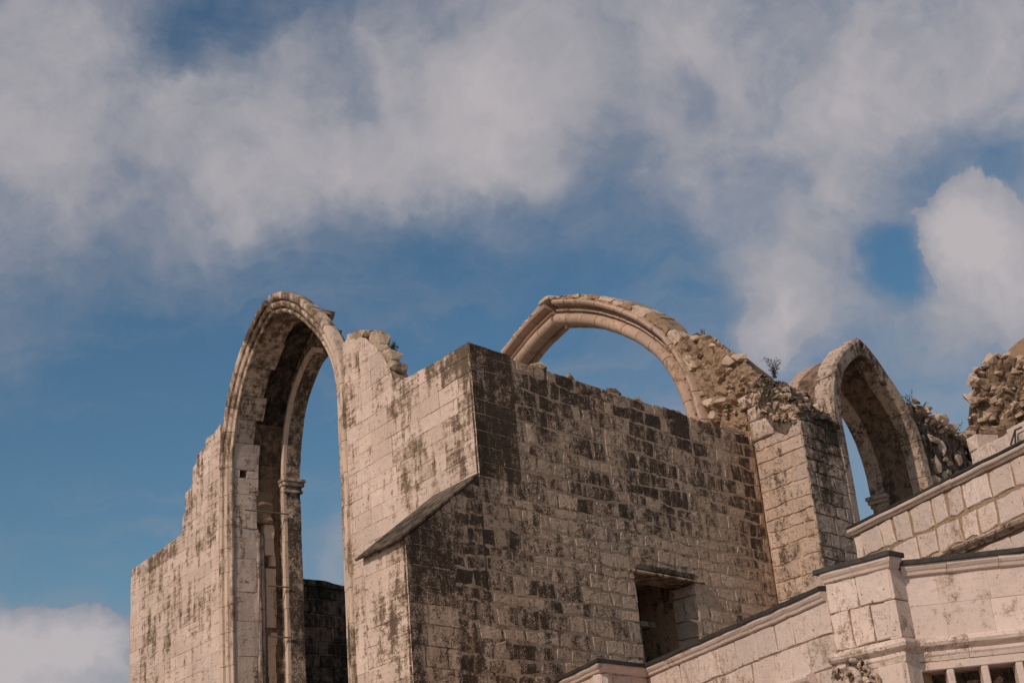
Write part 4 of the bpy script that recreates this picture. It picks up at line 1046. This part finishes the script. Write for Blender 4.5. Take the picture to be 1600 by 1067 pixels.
for a, b in ((2.2, 1.05), (1.04, .35), (.345, -.5), (-.505, -1.2), (-1.21, -2.5)):
    plan_sweep('string_course', [pt2(UG, a), pt2(UG, b)], [(o + rnd(-.012, .012), z + rnd(-.01, .01)) for o, z in STR], MT['pier'], ug, (.6, .35 + rnd(-.1, .2), .2))
COP = [(-.25, 6.935), (.02, 6.935)] + [(.035 + .038 * math.cos(math.radians(a)), 7.005 + .038 * math.sin(math.radians(a))) for a in range(-70, 100, 20)] + [(.0, 7.05), (-.25, 7.06)]
for a, b in ((3.42, 2.0), (1.997, .6), (.597, -.9), (-.903, -2.5)): plan_sweep('coping_roll', [pt2(UG, a), pt2(UG, b)], COP, MT['smooth'], ug, (.42, .3, .35))
plan_sweep('lead_capping', [pt2(UG, 3.45), pt2(UG, -2.5)], [(-.3, 7.062), (.06, 7.052), (.065, 7.085), (-.3, 7.10)], MT['lead'], ug)
for (u0, u1, z0, z1) in ((.28, -.18, 7.10, 7.34), (-.19, -.56, 7.10, 7.33), (-.57, -1.1, 7.10, 7.40), (-1.11, -1.7, 7.1, 7.38), (-1.71, -2.4, 7.1, 7.4), (.28, .06, 7.345, 7.56)):
    g = stone_geo([(u1, z0), (u0, z0), (u0, z1), (u1, z1)], UG, proud=-.10, back=.5, bev=.025, rough=.012, jit=.014)
    mesh_obj('coping_block', g[0], g[1], MT['ashlar'], ug, color=(.54, .2 + rnd(-.05, .1), rnd(.1, .4)))
br = [UG.pt(-.80, 7.10, .05), UG.pt(-.86, 7.30, -.03), UG.pt(-.98, 7.30, -.05)]
ib = bar('iron_bracket', br[0], br[1], .012, MT['iron'], ug); under(ib, bar('bracket_arm', br[1], br[2], .012, MT['iron'], ug), bar('bracket_strut', UG.pt(-.90, 7.1, .05), br[1], .012, MT['iron'], ug))

# ------------------------------------------------------------------ plants rooted in the broken tops
def shrub(label, p, h, spread, nst, leafy, lean=(0, 0, 0)):
    t = thing('wild_shrub', label, 'plant', p, 'plants on the ruin tops'); p = Vector(p)
    SV, SF, LV, LF = [], [], [], []
    def twig(a, b, r0, r1):
        d = (b - a).normalized(); x = d.orthogonal().normalized(); y = d.cross(x); i0 = len(SV)
        for c, r in ((a, r0), (b, r1)):
            for k in range(3):
                an = 2 * math.pi * k / 3; SV.append(c + x * math.cos(an) * r + y * math.sin(an) * r)
        for k in range(3): SF.append((i0 + k, i0 + (k + 1) % 3, i0 + 3 + (k + 1) % 3, i0 + 3 + k))
    def leaf(c):
        i0 = len(LV); x = Vector((rnd(-1, 1), rnd(-1, 1), rnd(-1, 1))).normalized(); y = x.orthogonal().normalized(); l = rnd(.014, .034)
        for q in (x * l, y * l * .45, -x * l, -y * l * .45): LV.append(c + q)
        LF.append((i0, i0 + 1, i0 + 2, i0 + 3))
    for s in range(nst):
        a = p.copy(); d = Vector((rnd(-1, 1) * spread, rnd(-1, 1) * spread, 1)) + Vector(lean); d.normalize(); n = 4; r = .011
        a -= d * .12
        for k in range(n):
            b = a + d * h / n * rnd(.8, 1.2); twig(a, b, r, r * .75); r *= .75
            for q in range(2):
                e = b + Vector((rnd(-1, 1), rnd(-1, 1), rnd(-.1, .9))).normalized() * h * rnd(.12, .28); twig(b, e, r * .7, r * .35)
                for _ in range(leafy): leaf(b + (e - b) * rnd(.3, 1.1) + Vector((rnd(-.02, .02), rnd(-.02, .02), rnd(-.02, .02))))
            a = b; d = (d + Vector((rnd(-.35, .35), rnd(-.35, .35), rnd(-.1, .2)))).normalized()
    mesh_obj('stems', SV, SF, MT['twig'], t); mesh_obj('foliage', LV, LF, MT['leaf'], t)
    return t


shrub('twiggy bush on the dark rubble right of the rubble haunch', PC.pt(-.66, 12.60, -.3), .46, .95, 13, 1)
shrub('small sprig on the crest of the rubble haunch', PC.pt(1.40, 14.30, -.3), .26, .6, 4, 2)
shrub('dark tuft on the rubble shoulder of the corner pier', A.pt(3.05, 12.30, -.3), .30, .5, 6, 4)
shrub('tiny weed on the broken wall top left of the tall arch', A.pt(10.75, 13.08, -.3), .22, .8, 3, 1)
shrub('sprig just right of the right arch on the rubble saddle', CD.pt(6.35, 12.9, -.3), .42, .7, 5, 4)
shrub('second sprig from the right arch on the rubble saddle', CD.pt(7.05, 12.78, -.3), .40, .8, 6, 4)
shrub('third sprig from the right arch on the rubble saddle', CD.pt(7.85, 12.72, -.3), .34, .8, 6, 3)
shrub('sprig at the foot of the ragged rubble stump', CD.pt(8.75, 12.5, -.3), .45, .7, 6, 4)
